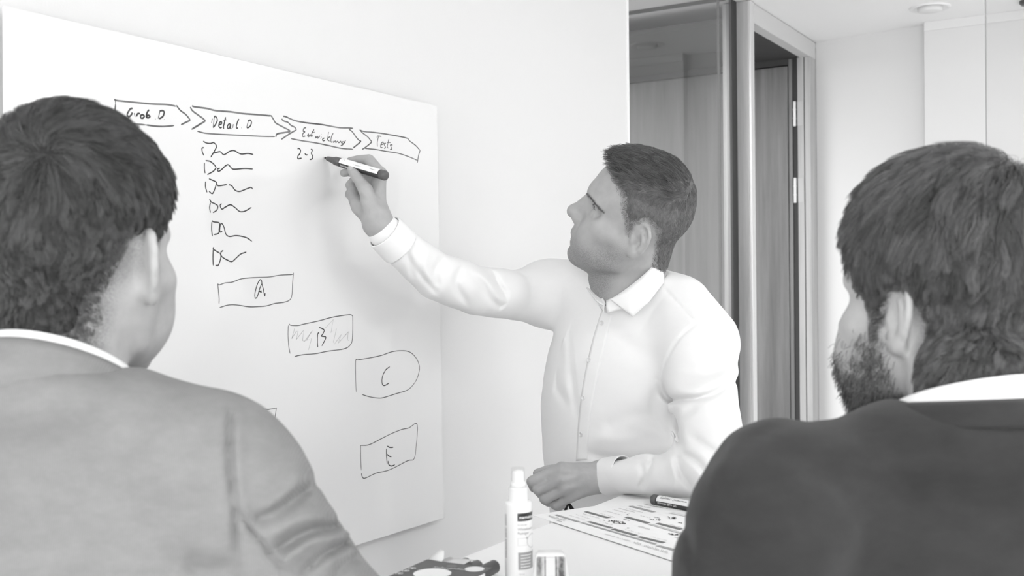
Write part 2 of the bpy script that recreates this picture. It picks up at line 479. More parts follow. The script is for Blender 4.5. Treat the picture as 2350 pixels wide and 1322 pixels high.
ink('drawn_arrow', 'A', [[(135, 158), (150, 177), (250, 190), (450, 210), (650, 228), (840, 235), (965, 258)], [(143, 170), (147, 230)],
    [(968, 245), (1020, 312), (1090, 365), (1130, 410), (1155, 447)], [(1155, 447), (1095, 475), (1030, 507)],
    [(560, 510), (690, 527), (800, 530), (937, 519)], [(147, 230), (150, 400), (300, 480), (560, 510)]], 2.9, INK2, True)
ink('written_heading', 'A', [[(378, 285), (350, 292), (325, 325), (305, 370), (330, 400), (365, 365), (372, 340)], [(400, 350), (412, 400)], [(430, 395), (445, 360), (478, 355)],
    [(520, 370), (490, 380), (488, 412), (515, 418), (535, 392), (520, 370)], [(600, 305), (575, 340), (562, 400), (590, 412), (612, 395), (590, 378), (565, 392)],
    [(683, 428), (687, 433)], [(745, 330), (722, 425)], [(740, 322), (785, 318), (803, 340), (785, 395), (735, 428)], [(800, 435), (804, 439)]], 3.0)
ink('drawn_arrow', 'A', [[(1155, 268), (1185, 318), (1260, 375), (1320, 418), (1360, 455)], [(1360, 455), (1270, 510), (1172, 570)],
    [(1180, 250), (1210, 265), (1380, 288), (1500, 317), (1700, 333), (1850, 355), (2050, 370), (2220, 385), (2240, 380)],
    ([(1250, 595), (1390, 625), (1700, 643), (2000, 658), (2150, 665), (2298, 667)], 2.4),
    [(2245, 380), (2280, 440), (2310, 485), (2400, 535), (2500, 592), (2440, 610), (2330, 630), (2308, 672)]], 3.2, INK2)
ink('written_heading', 'A', [[(1452, 425), (1442, 485)], [(1478, 405), (1462, 545)], [(1475, 410), (1490, 392), (1515, 420), (1518, 455), (1492, 510), (1462, 545)],
    [(1540, 510), (1575, 495), (1575, 465), (1550, 480), (1540, 525), (1560, 548), (1580, 540)], [(1632, 405), (1610, 500), (1600, 545), (1612, 555)], [(1602, 448), (1645, 440)],
    [(1690, 490), (1665, 510), (1655, 545), (1680, 555), (1700, 500), (1697, 552), (1710, 560)], [(1735, 500), (1728, 550)], [(1742, 440), (1744, 443)],
    [(1812, 430), (1790, 475), (1775, 545), (1800, 552)], [(1843, 548), (1847, 551)], [(1938, 450), (1915, 545)], [(1935, 455), (1968, 445), (1980, 480), (1960, 530), (1918, 552)], [(1998, 570), (2002, 575)]], 2.7)
ink('drawn_arrow', 'B', [[(155, 192), (180, 220), (240, 240), (280, 280), (330, 305), (355, 340)], [(355, 340), (260, 395), (150, 470)],
    [(175, 157), (215, 165), (330, 215), (480, 245), (700, 270), (920, 310), (1060, 315), (1118, 320)], [(1060, 330), (1100, 320)],
    [(1060, 330), (1110, 370), (1160, 440), (1205, 490)], [(1205, 490), (1222, 497), (1175, 540), (1118, 585)],
    ([(280, 460), (440, 490), (620, 518), (800, 555), (960, 590), (1118, 602)], 2.6)], 3.0, INK2)
ink('written_heading', 'B', [[(485, 312), (455, 320), (445, 360), (468, 365), (440, 395), (440, 430), (475, 425)], [(500, 430), (515, 395), (518, 435), (540, 405), (550, 435)],
    [(592, 335), (565, 380), (555, 425), (575, 420)], [(560, 375), (605, 370)], [(615, 425), (612, 450), (640, 430), (640, 455), (665, 430), (668, 420)], [(690, 435), (680, 465)], [(690, 400), (692, 402)],
    [(730, 450), (705, 470), (715, 490), (740, 480)], [(790, 370), (765, 490)], [(810, 430), (770, 465), (800, 495)], [(850, 385), (825, 440), (820, 500), (840, 505)],
    [(850, 490), (855, 510), (880, 490), (885, 512), (910, 495), (925, 515), (950, 495), (960, 520)], [(985, 495), (965, 520), (990, 525), (1015, 485), (985, 535), (950, 555)]], 2.4, INK2)
ink('drawn_arrow', 'B', [[(1205, 340), (1250, 385), (1310, 430), (1345, 470), (1372, 505)], [(1372, 505), (1300, 565), (1238, 607)],
    [(1210, 345), (1280, 365), (1480, 385), (1760, 433), (1860, 458)], [(1860, 458), (1880, 490), (1960, 550), (2022, 618)], [(2022, 618), (2000, 690), (1985, 785)],
    ([(1270, 590), (1420, 605), (1560, 630), (1720, 655), (1860, 700), (1985, 752)], 2.4)], 2.9, INK2)
ink('written_heading', 'B', [[(1440, 450), (1450, 425), (1500, 430)], [(1462, 430), (1445, 500), (1445, 568)], [(1490, 545), (1525, 530), (1520, 505), (1495, 530), (1490, 575), (1515, 580)],
    [(1560, 520), (1535, 530), (1545, 555), (1555, 580), (1535, 590)], [(1600, 465), (1580, 560), (1590, 590)], [(1570, 510), (1625, 515)], [(1650, 545), (1620, 545), (1630, 570), (1640, 600), (1615, 605)]], 2.4, INK2)
ink('written_number', 'B', [[(370, 600), (385, 590), (410, 615), (400, 660), (375, 695), (375, 730), (425, 722)], [(465, 660), (485, 678), (503, 676)], [(548, 603), (568, 612), (555, 660), (572, 690), (568, 730), (532, 742)]], 2.6)
for st in ([[(112, 60), (145, 78), (185, 82), (215, 75), (243, 110), (220, 160), (185, 218)], [(118, 122), (100, 130), (105, 170), (120, 200)], [(205, 178), (240, 170), (280, 163), (315, 192), (370, 160), (415, 152), (480, 185), (550, 180), (602, 190)]],
           [[(135, 250), (180, 258), (220, 290), (240, 320)], [(240, 320), (210, 355), (152, 388)], [(124, 270), (124, 330), (131, 375)], [(275, 325), (250, 335), (262, 355), (290, 340), (330, 302), (360, 292), (395, 330), (430, 335), (520, 328), (598, 333)]],
           [[(168, 428), (210, 445), (243, 465), (235, 500), (215, 555), (198, 573), (168, 550)], [(135, 455), (135, 510), (150, 562)], [(250, 485), (265, 497), (345, 485)], [(365, 485), (395, 500), (425, 540), (470, 552), (530, 530), (580, 513), (596, 530)]],
           [[(174, 625), (190, 655), (230, 675), (255, 695), (245, 735), (207, 760)], [(183, 662), (175, 710), (183, 760)], [(292, 672), (278, 690), (295, 725), (330, 705), (380, 683), (430, 715), (470, 748), (520, 745), (585, 708)]],
           [[(197, 838), (215, 850), (270, 862), (268, 920), (262, 962), (217, 975)], [(197, 850), (195, 920), (202, 990)], [(298, 945), (275, 945), (278, 890), (292, 865), (315, 900), (335, 970), (370, 993), (440, 985), (530, 1003), (590, 1040)]],
           [[(214, 1097), (215, 1120), (280, 1160)], [(210, 1120), (208, 1200), (210, 1278)], [(280, 1160), (285, 1200), (260, 1275), (232, 1275)], [(308, 1130), (285, 1150), (295, 1190), (350, 1225), (395, 1238), (440, 1200), (480, 1165), (535, 1146)]]):
    ink('written_list_line', 'C', st, 2.4)
ink('drawn_box', 'D', [[(108, 282), (118, 380), (126, 470), (124, 535)], [(108, 282), (130, 297), (200, 272), (290, 262), (420, 217), (600, 203), (760, 196), (900, 173), (1058, 166)], [(1065, 143), (1055, 280), (1045, 430), (1015, 490), (940, 518), (830, 532), (720, 563), (600, 572), (500, 573), (340, 550), (240, 552), (130, 584)]], 2.0, INK2)
ink('written_letter', 'D', [[(668, 285), (660, 240), (640, 235), (605, 300), (578, 410), (585, 465), (610, 440), (640, 340), (668, 275)], [(668, 285), (685, 350), (702, 435), (708, 400)], [(665, 372), (635, 380), (665, 390)]], 2.1)
ink('drawn_box', 'D', [[(1010, 790), (1035, 807), (1120, 810), (1200, 792), (1400, 748), (1560, 705), (1740, 677), (1805, 682), (1815, 740), (1810, 980), (1780, 1060), (1700, 1107), (1500, 1135), (1350, 1165), (1180, 1180), (1078, 1202)], [(1000, 808), (997, 930), (1005, 1060), (1022, 1165)]], 2.0, INK2)
ink('written_letter', 'D', [[(1390, 900), (1372, 920), (1368, 1020), (1374, 1086)], [(1390, 835), (1452, 865), (1440, 910), (1415, 945)], [(1415, 945), (1472, 955), (1465, 990), (1424, 1070)]], 2.3)
for sts in ([[(1080, 850), (1045, 975), (1048, 970), (1100, 885), (1125, 880), (1100, 990), (1195, 870), (1180, 1000), (1205, 1010), (1300, 880), (1230, 1000), (1295, 970), (1255, 1120)]],
            [[(1470, 840), (1570, 735), (1540, 900), (1610, 850), (1570, 1020), (1585, 1045), (1670, 925), (1630, 1035), (1760, 890), (1745, 990), (1765, 1000)]]):
    ink('shading_scribble', 'D', sts, 1.9, INKL, False)
ink('drawn_box', 'E', [[(930, 172), (918, 190), (918, 330), (923, 465)], [(925, 180), (1050, 160), (1150, 138), (1240, 107), (1320, 97), (1400, 108), (1460, 165), (1487, 240), (1475, 320), (1440, 390), (1380, 448), (1280, 480), (1180, 512), (1130, 520), (1050, 510), (975, 488)]], 2.0, INK2)
ink('written_letter', 'E', [[(1222, 240), (1185, 270), (1157, 330), (1155, 390), (1175, 408), (1217, 385)]], 2.4)
ink('drawn_box', 'E', [[(963, 940), (962, 1000), (968, 1165)], [(963, 942), (1040, 935), (1150, 880), (1230, 840), (1330, 800), (1395, 785), (1455, 745), (1470, 790), (1460, 930), (1440, 1060), (1380, 1080), (1220, 1160), (1100, 1190), (1000, 1235), (975, 1215), (970, 1190)]], 2.0, INK2)
ink('written_letter', 'E', [[(1193, 970), (1193, 1030), (1200, 1110)], [(1200, 948), (1225, 960), (1255, 958)], [(1200, 1020), (1212, 1035), (1237, 1045)], [(1207, 1080), (1215, 1115), (1240, 1125), (1268, 1115)]], 2.6)
ink('drawn_box', 'E', [[(-400, 660), (-100, 610), (70, 617), (135, 622), (210, 610)], [(212, 605), (200, 680), (197, 745), (195, 860), (100, 900)]], 2.2, INK2, False)

# ------------------------------------------------------------------ implicit-surface modelling (bodies and clothes)
class Sdf:
    def __init__(self):
        self.ops = []

    def add(self, fn, lo, hi, k=0.01, op='u'):
        e = k + 0.035
        self.ops.append((fn, np.array(lo, float) - e, np.array(hi, float) + e, k, op)); return self

    def __call__(self, p):
        f = np.full(len(p), 1.0)
        for fn, lo, hi, k, op in self.ops:
            m = np.all((p > lo) & (p < hi), axis=1)
            if not m.any(): continue
            a = f[m]; v = fn(p[m])
            if op == 'u': h = np.maximum(k - np.abs(a - v), 0) / k; f[m] = np.minimum(a, v) - h * h * k * 0.25
            elif op == 's': h = np.maximum(k - np.abs(a + v), 0) / k; f[m] = np.maximum(a, -v) + h * h * k * 0.25
            elif op == 'i': h = np.maximum(k - np.abs(a - v), 0) / k; f[m] = np.maximum(a, v) + h * h * k * 0.25
            else: f[m] = a + v
        return f


class Framed:
    """Adds primitives given in a local frame (rot columns = axes, t = origin, s = scale)."""
    def __init__(self, sdf, rot, t, s=1.0):
        self.S, self.M, self.t, self.s = sdf, np.array(rot, float), np.array(t, float), s

    def w(self, q): return np.asarray(q, float) * self.s @ self.M.T + self.t

    def l(self, p): return (p - self.t) @ self.M / self.s

    def add(self, fn, lo, hi, k=0.01, op='u'):
        lo, hi = np.array(lo, float), np.array(hi, float)
        cs = np.array([[(lo, hi)[i][0], (lo, hi)[j][1], (lo, hi)[l][2]] for i in (0, 1) for j in (0, 1) for l in (0, 1)])
        cw = self.w(cs)
        self.S.add(lambda p: fn(self.l(p)) * self.s, cw.min(0), cw.max(0), k * self.s, op)

    def ell(self, c, r, k=0.01, op='u', rot=None):
        c, r = np.array(c, float), np.array(r, float)
        rot = None if rot is None else np.array(rot, float)

        def fn(p):
            q = p - c
            if rot is not None: q = q @ rot
            k0 = np.linalg.norm(q / r, axis=1); k1 = np.linalg.norm(q / (r * r), axis=1) + 1e-9
            return k0 * (k0 - 1) / k1
        m = r.max() if rot is not None else r
        self.add(fn, c - m, c + m, k, op)

    def chain(self, pts, rad, k=0.01, op='u', flat=None):
        pts = np.array(pts, float); rad = np.full(len(pts), rad) if np.isscalar(rad) else np.array(rad, float)

        def fn(p):
            d = np.full(len(p), 9.0)
            for i in range(len(pts) - 1):
                a, ab = pts[i], pts[i + 1] - pts[i]
                t = np.clip(((p - a) @ ab) / (ab @ ab + 1e-12), 0, 1)
                d = np.minimum(d, np.linalg.norm(p - a - t[:, None] * ab, axis=1) - rad[i] - (rad[i + 1] - rad[i]) * t)
            return d
        m = rad.max()
        self.add(fn, pts.min(0) - m, pts.max(0) + m, k, op)


WORLD = np.eye(3)


def polygonize(f, lo, hi, h, L=4, slack=1.35):
    """Surface nets on a sparse grid."""
    lo = np.array(lo, float); hi = np.array(hi, float)
    n = np.ceil((hi - lo) / (h * 2 ** L)).astype(int)
    c = np.stack(np.meshgrid(*[np.arange(k) for k in n], indexing='ij'), -1).reshape(-1, 3)
    off = np.array([[i, j, k] for i in (0, 1) for j in (0, 1) for k in (0, 1)])
    for l in range(L):
        size = h * 2 ** (L - l)
        v = f(lo + (c + 0.5) * size)
        c = c[np.abs(v) < size * 0.866 * slack + 0.003]
        c = (c[:, None, :] * 2 + off[None]).reshape(-1, 3)
    B = 1 << 20
    key = lambda q: (q[:, 0] * B + q[:, 1]) * B + q[:, 2]
    ck = (c[:, None, :] + off[None]).reshape(-1, 3)
    kk = key(ck); u, idx, inv = np.unique(kk, return_index=True, return_inverse=True)
    val = f(lo + ck[idx] * h)[inv.reshape(-1)].reshape(-1, 8)
    neg = val < 0; act = neg.any(1) & ~neg.all(1)
    c = c[act]; val = val[act]; neg = neg[act]
    acc = np.zeros((len(c), 3)); cnt = np.zeros(len(c))
    edges = [(a, b) for a in range(8) for b in range(a + 1, 8) if bin(a ^ b).count('1') == 1]
    for a, b in edges:
        m = neg[:, a] != neg[:, b]
        t = val[m, a] / (val[m, a] - val[m, b])
        acc[m] += off[a] + (off[b] - off[a]) * t[:, None]; cnt[m] += 1
    verts = lo + (c + acc / cnt[:, None]) * h
    k = key(c); order = np.argsort(k); ks = k[order]

    def find(q):
        kq = key(q); i = np.minimum(np.searchsorted(ks, kq), len(ks) - 1)
        return np.where(ks[i] == kq, order[i], -1)
    quads = []
    for ax, far in ((0, 4), (1, 2), (2, 1)):
        m = neg[:, 0] != neg[:, far]
        b = c[m]; d1 = np.zeros(3, int); d2 = np.zeros(3, int); d1[(ax + 1) % 3] = 1; d2[(ax + 2) % 3] = 1
        i0 = np.nonzero(m)[0]; i1 = find(b - d1); i2 = find(b - d1 - d2); i3 = find(b - d2)
        q = np.stack([i0, i1, i2, i3], 1); fl = ~neg[m, 0]
        q[fl] = q[fl][:, ::-1]
        quads.append(q[(q >= 0).all(1)])
    return verts, np.vstack(quads)


def smooth_verts(v, q, it=1, lam=0.5):
    a = np.concatenate([q[:, 0], q[:, 1], q[:, 2], q[:, 3]]); b = np.concatenate([q[:, 1], q[:, 2], q[:, 3], q[:, 0]])
    i = np.concatenate([a, b]); j = np.concatenate([b, a]); n = np.bincount(i, minlength=len(v))[:, None] + 1e-9
    for _ in range(it):
        s = np.stack([np.bincount(i, v[j, k], minlength=len(v)) for k in range(3)], 1)
        v = v + lam * (s / n - v)
    return v


def np_mesh(name, v, q, m, parent=None, attr=None, base=None):
    """Fast mesh from numpy; v in world coordinates, attr = dict of per-vertex floats."""
    if base is not None: v = v - np.array(base, float)
    me = bpy.data.meshes.new(name); nv, nq, w = len(v), len(q), q.shape[1]
    me.vertices.add(nv); me.vertices.foreach_set('co', np.ascontiguousarray(v, dtype=np.float32).ravel())
    me.loops.add(nq * w); me.loops.foreach_set('vertex_index', np.ascontiguousarray(q, dtype=np.int32).ravel())
    me.polygons.add(nq); me.polygons.foreach_set('loop_start', np.arange(0, nq * w, w, dtype=np.int32))
    me.polygons.foreach_set('use_smooth', np.ones(nq, dtype=bool)); me.update(calc_edges=True); me.validate()
    for k, a in (attr or {}).items():
        at = me.attributes.new(k, 'FLOAT', 'POINT'); at.data.foreach_set('value', np.ascontiguousarray(a, dtype=np.float32))
    o = bpy.data.objects.new(name, me); C.objects.link(o)
    if m: me.materials.append(m)
    if parent is not None: o.parent = parent
    return o


def sdf_obj(name, f, lo, hi, h, m, parent, base, attr=None, sm=1, slack=1.35):
    """Polygonise f (in K space) and link it; returns object and K-space vertices."""
    v, q = polygonize(f, lo, hi, h, 4, slack)
    if sm: v = smooth_verts(v, q, sm, 0.5)
    at = {k: fn(v) for k, fn in attr.items()} if attr else None
    o = np_mesh(name, toW(v), q, m, parent, at, base)
    return o, v, q


def rot3(yaw, pitch, roll):
    cz, sz = math.cos(yaw), math.sin(yaw); cp, sp = math.cos(pitch), math.sin(pitch); cr, sr = math.cos(roll), math.sin(roll)
    return np.array([[cz, -sz, 0], [sz, cz, 0], [0, 0, 1]]) @ np.array([[1, 0, 0], [0, cp, -sp], [0, sp, cp]]) @ np.array([[cr, 0, sr], [0, 1, 0], [-sr, 0, cr]])


def vnoise(p, s, seed=0):
    """Cheap smooth pseudo-noise in [-1, 1]."""
    r = np.random.RandomState(seed); o = np.zeros(len(p))
    for i in range(5):
        d = r.randn(3); d /= np.linalg.norm(d); ph = r.rand() * 6.28
        o += np.sin((p @ d) * s * (0.7 + 0.25 * i) + ph + 1.3 * np.sin((p @ np.roll(d, 1)) * s * 0.6 + ph * 2))
    return o / 3.2


def poly_sdf2(q, poly):
    """Signed distance to a closed 2D polygon (negative inside)."""
    poly = np.array(poly, float); d = np.full(len(q), 9.0); ins = np.zeros(len(q), bool)
    for i in range(len(poly)):
        a, b = poly[i], poly[(i + 1) % len(poly)]; e = b - a
        t = np.clip(((q - a) @ e) / (e @ e + 1e-12), 0, 1); d = np.minimum(d, np.linalg.norm(q - a - t[:, None] * e, axis=1))
        c = (a[1] > q[:, 1]) != (b[1] > q[:, 1])
        x = (b[0] - a[0]) * (q[:, 1] - a[1]) / (b[1] - a[1] + 1e-12) + a[0]
        ins ^= c & (q[:, 0] < x)
    return np.where(ins, -d, d)


# ---- a head in its own frame: x to the person's right, y forward, z up, origin between the ear canals
def head_skull(fr, jaw=1.0, back=1.0, wide=1.0):
    e = fr.ell
    e((0, 0.0855 - 0.0955 * back, 0.046 + 0.0875 * (back - 1) * 0.25), (0.0755 * wide, 0.0955 * back, 0.0875 * (0.35 + 0.65 * back)), 0.01)
    e((0, 0.022, 0.040), (0.068 * wide, 0.073, 0.070 * (0.3 + 0.7 * back)), 0.02)              # forehead
    e((0, 0.040, -0.020), (0.058 * jaw, 0.050, 0.075), 0.03)
    for s in (-1, 1):
        fr.chain([(s * 0.057 * jaw, 0.004, -0.022), (s * 0.050 * jaw, 0.016, -0.062), (s * 0.017, 0.078, -0.090)], [0.016, 0.016, 0.014], 0.03)
        e((s * 0.049, 0.049, -0.012), (0.020, 0.022, 0.016), 0.02)  # cheekbone
        e((s * 0.036, 0.066, -0.046), (0.024, 0.026, 0.032), 0.025)  # cheek
    e((0, 0.078, -0.086), (0.022, 0.019, 0.018), 0.022)            # chin
    fr.chain([(-0.047, 0.066, 0.029), (-0.020, 0.0885, 0.030), (0.020, 0.0885, 0.030), (0.047, 0.066, 0.029)], [0.008, 0.0110, 0.0110, 0.008], 0.014)


def head_features(fr, mouth_open=0.0):
    e = fr.ell
    for s in (-1, 1):
        e((s * 0.033, 0.0905, 0.0125), (0.018, 0.0170, 0.0110), 0.012, 's')     # eye socket
        e((s * 0.047, 0.0790, 0.0120), (0.014, 0.0170, 0.0095), 0.010, 's')
    e((0, 0.0880, -0.014), (0.0165, 0.0175, 0.030), 0.012)          # nose root
    fr.chain([(0, 0.0870, 0.016), (0, 0.0990, 0.003), (0, 0.1110, -0.017)], [0.0070, 0.0078, 0.0095], 0.012)   # nose bridge
    e((0, 0.1130, -0.0225), (0.0115, 0.0110, 0.0100), 0.010)
    for s in (-1, 1):
        e((s * 0.0125, 0.1000, -0.0265), (0.0078, 0.0115, 0.0088), 0.006)
        e((s * 0.0068, 0.1055, -0.0365), (0.0034, 0.0055, 0.0034), 0.003, 's')
        c = np.array((s * 0.0318, 0.0670, 0.0125))
        e(c, (0.0136, 0.0136, 0.0136), 0.004)                               # closed lids over the eyeball
        fr.chain([c + (-0.013, 0.0060, 0.0095), c + (0, 0.0120, 0.0115), c + (0.013, 0.0060, 0.0095)], 0.0034, 0.006)
        fr.chain([c + (-0.012, 0.0060, -0.0090), c + (0, 0.0105, -0.0105), c + (0.012, 0.0060, -0.0090)], 0.0034, 0.006)
        fr.chain([c + (t * 0.0118, math.sqrt(0.0150 ** 2 - (t * 0.0118) ** 2), 0.0006) for t in np.linspace(-1, 1, 9)], [0.0012 + 0.0026 * (1 - t * t) for t in np.linspace(-1, 1, 9)], 0.0010, 's')   # lid slit
    e((0, 0.0905, -0.056), (0.028, 0.0140, 0.024), 0.014)          # muzzle
    g = mouth_open
    fr.chain([(-0.024, 0.0865, -0.0600), (-0.010, 0.0985, -0.0545), (0, 0.1005, -0.0552), (0.010, 0.0985, -0.0545), (0.024, 0.0865, -0.0600)], [0.0028, 0.0050, 0.0046, 0.0050, 0.0028], 0.005)
    fr.chain([(-0.022, 0.0855, -0.0622), (-0.008, 0.0965, -0.0672 - g), (0.008, 0.0965, -0.0672 - g), (0.022, 0.0855, -0.0622)], [0.0028, 0.0056, 0.0056, 0.0028], 0.006)
    fr.chain([(-0.025, 0.0920, -0.0605), (-0.008, 0.1060, -0.0612 - g * 0.5), (0.008, 0.1060, -0.0612 - g * 0.5), (0.025, 0.0920, -0.0605)], [0.0014 + g * 0.15, 0.0016 + g * 0.7, 0.0016 + g * 0.7, 0.0014 + g * 0.15], 0.002, 's')
    fr.chain([(-0.010, 0.1030, -0.0785), (0.010, 0.1030, -0.0785)], 0.0055, 0.012, 's')


def head_ears(fr, sc_=1.0, sides=(-1, 1), flare=28):
    for s in sides:
        a = R(flare); o = np.array((s * 0.069, -0.004, 0.002))
        u = np.array((s * math.sin(a), -math.cos(a), 0.0)); w = np.array((s * math.cos(a), math.sin(a), 0.0)); v = np.array((0, -0.14, 0.99))
        v = v - u * (v @ u); v /= np.linalg.norm(v); w = np.cross(u, v) * (1 if np.cross(u, v) @ w > 0 else -1)
        M = np.stack([u, v, w], 1)
        er = Framed(fr.S, fr.M @ M, fr.w(o), fr.s * sc_)
        er.ell((0.010, 0.003, 0.001), (0.0175, 0.030, 0.0042), 0.006)
        er.chain([(-0.004, -0.002, 0.004), (-0.007, 0.012, 0.004), (-0.002, 0.024, 0.004), (0.008, 0.0315, 0.004), (0.018, 0.029, 0.004), (0.0255, 0.017, 0.0035), (0.0255, 0.003, 0.003), (0.020, -0.012, 0.003), (0.010, -0.023, 0.003)],
                 [0.0028, 0.0032, 0.0034, 0.0034, 0.0034, 0.0033, 0.0030, 0.0030, 0.0030], 0.003)
        er.ell((0.0125, 0.016, 0.0075), (0.0090, 0.0105, 0.0062), 0.003, 's')
        er.chain([(0.016, -0.010, 0.004), (0.0175, 0.004, 0.005), (0.012, 0.016, 0.0045)], [0.003, 0.0032, 0.0025], 0.004)
        er.ell((0.007, -0.001, 0.0075), (0.0085, 0.0115, 0.0110), 0.003, 's')
        er.ell((0.007, -0.024, 0.0022), (0.0085, 0.0095, 0.0044), 0.006)
        er.ell((-0.002, -0.003, 0.005), (0.004, 0.006, 0.004), 0.004)
        er.chain([(0.002, -0.018, -0.002), (0.004, 0.018, -0.002)], 0.006, 0.008)


def local_head_sdf(skull=(1.0, 1.0, 1.0), neck=None):
    s = Sdf(); fr = Framed(s, WORLD, (0, 0, 0)); head_skull(fr, *skull)
    if neck is not None: fr.chain([(0, -0.021, -0.038), neck[0]], [neck[1], neck[2]], neck[3])
    return s


def grad(f, p, e=0.0015):
    g = np.stack([f(p + np.eye(3)[i] * e) - f(p - np.eye(3)[i] * e) for i in range(3)], 1)
    return g / (np.linalg.norm(g, axis=1)[:, None] + 1e-9)


def sample_surface(v, q, n, rng, weight=None):
    t = np.vstack([q[:, [0, 1, 2]], q[:, [0, 2, 3]]])
    a, b, c = v[t[:, 0]], v[t[:, 1]], v[t[:, 2]]
    ar = np.linalg.norm(np.cross(b - a, c - a), axis=1)
    if weight is not None: ar = ar * weight((a + b + c) / 3)
    i = rng.choice(len(t), n, p=ar / ar.sum()); r1, r2 = np.sqrt(rng.rand(n)), rng.rand(n)
    return (1 - r1)[:, None] * a[i] + (r1 * (1 - r2))[:, None] * b[i] + (r1 * r2)[:, None] * c[i]


def strands(name, pts, rad, m, parent, base):
    """pts (N, S, 3) world; rad (N, S). Real curve geometry."""
    n, s, _ = pts.shape
    hc = bpy.data.hair_curves.new(name); hc.add_curves([s] * n)
    pts = pts - np.array(base, float)
    hc.attributes['position'].data.foreach_set('vector', np.ascontiguousarray(pts, dtype=np.float32).ravel())
    ra = hc.attributes.get('radius') or hc.attributes.new('radius', 'FLOAT', 'POINT')
    ra.data.foreach_set('value', np.ascontiguousarray(rad, dtype=np.float32).ravel())
    sh = hc.attributes.new('shade', 'FLOAT', 'POINT')
    sh.data.foreach_set('value', np.repeat(RNG.rand(n).astype(np.float32), s))
    o = bpy.data.objects.new(name, hc); C.objects.link(o); hc.materials.append(m); o.parent = parent
    o['kind'] = 'stuff'
    return o


def hair_mat(name, lo, hi, rough=0.45):
    if name in _mats: return _mats[name]
    m = bpy.data.materials.new(name); m.use_nodes = True; t = m.node_tree; b = t.nodes['Principled BSDF']
    nset(b, 'Roughness', rough); nset(b, 'Specular IOR Level', 0.35)
    a = t.nodes.new('ShaderNodeAttribute'); a.attribute_name = 'shade'
    r = t.nodes.new('ShaderNodeMapRange'); r.inputs['To Min'].default_value = lo; r.inputs['To Max'].default_value = hi
    t.links.new(a.outputs['Fac'], r.inputs[0]); t.links.new(r.outputs[0], b.inputs['Base Color'])
    _mats[name] = m
    return m


def skin_mat(name, v, dark=0.08):
    """Skin with pores; the vertex attribute 'stubble' mixes in dark hair roots, 'lip' a deeper tone."""
    if name in _mats: return _mats[name]
    m = bpy.data.materials.new(name); m.use_nodes = True; t = m.node_tree; b = t.nodes['Principled BSDF']
    nset(b, 'Roughness', 0.55); nset(b, 'Specular IOR Level', 0.4)
    L = t.links.new
    tc = t.nodes.new('ShaderNodeTexCoord')
    n = t.nodes.new('ShaderNodeTexNoise'); n.inputs['Scale'].default_value = 55; n.inputs['Detail'].default_value = 6; L(tc.outputs['Object'], n.inputs['Vector'])
    r = t.nodes.new('ShaderNodeMapRange'); r.inputs['From Min'].default_value = 0.3; r.inputs['From Max'].default_value = 0.7
    r.inputs['To Min'].default_value = v * 0.93; r.inputs['To Max'].default_value = v * 1.07; L(n.outputs[0], r.inputs[0])
    n2 = t.nodes.new('ShaderNodeTexNoise'); n2.inputs['Scale'].default_value = 650; n2.inputs['Detail'].default_value = 2; L(tc.outputs['Object'], n2.inputs['Vector'])
    st = t.nodes.new('ShaderNodeAttribute'); st.attribute_name = 'stubble'
    th = t.nodes.new('ShaderNodeMapRange'); th.inputs['From Min'].default_value = 0.40; th.inputs['From Max'].default_value = 0.62
    th.inputs['To Min'].default_value = 0.35; th.inputs['To Max'].default_value = 1.0; L(n2.outputs[0], th.inputs[0])
    mu = t.nodes.new('ShaderNodeMath'); mu.operation = 'MULTIPLY'; mu.use_clamp = True; L(st.outputs['Fac'], mu.inputs[0]); L(th.outputs[0], mu.inputs[1])
    mx = t.nodes.new('ShaderNodeMix'); mx.data_type = 'FLOAT'; L(mu.outputs[0], mx.inputs[0]); L(r.outputs[0], mx.inputs[2]); mx.inputs[3].default_value = dark
    lp = t.nodes.new('ShaderNodeAttribute'); lp.attribute_name = 'lip'
    mx2 = t.nodes.new('ShaderNodeMix'); mx2.data_type = 'FLOAT'; L(lp.outputs['Fac'], mx2.inputs[0]); L(mx.outputs[0], mx2.inputs[2]); mx2.inputs[3].default_value = v * 0.55
    L(mx2.outputs[0], b.inputs['Base Color'])
    bp = t.nodes.new('ShaderNodeBump'); bp.inputs['Strength'].default_value = 0.12; bp.inputs['Distance'].default_value = 0.0008
    L(n2.outputs[0], bp.inputs['Height']); L(bp.outputs[0], b.inputs['Normal'])
    _mats[name] = m
    return m


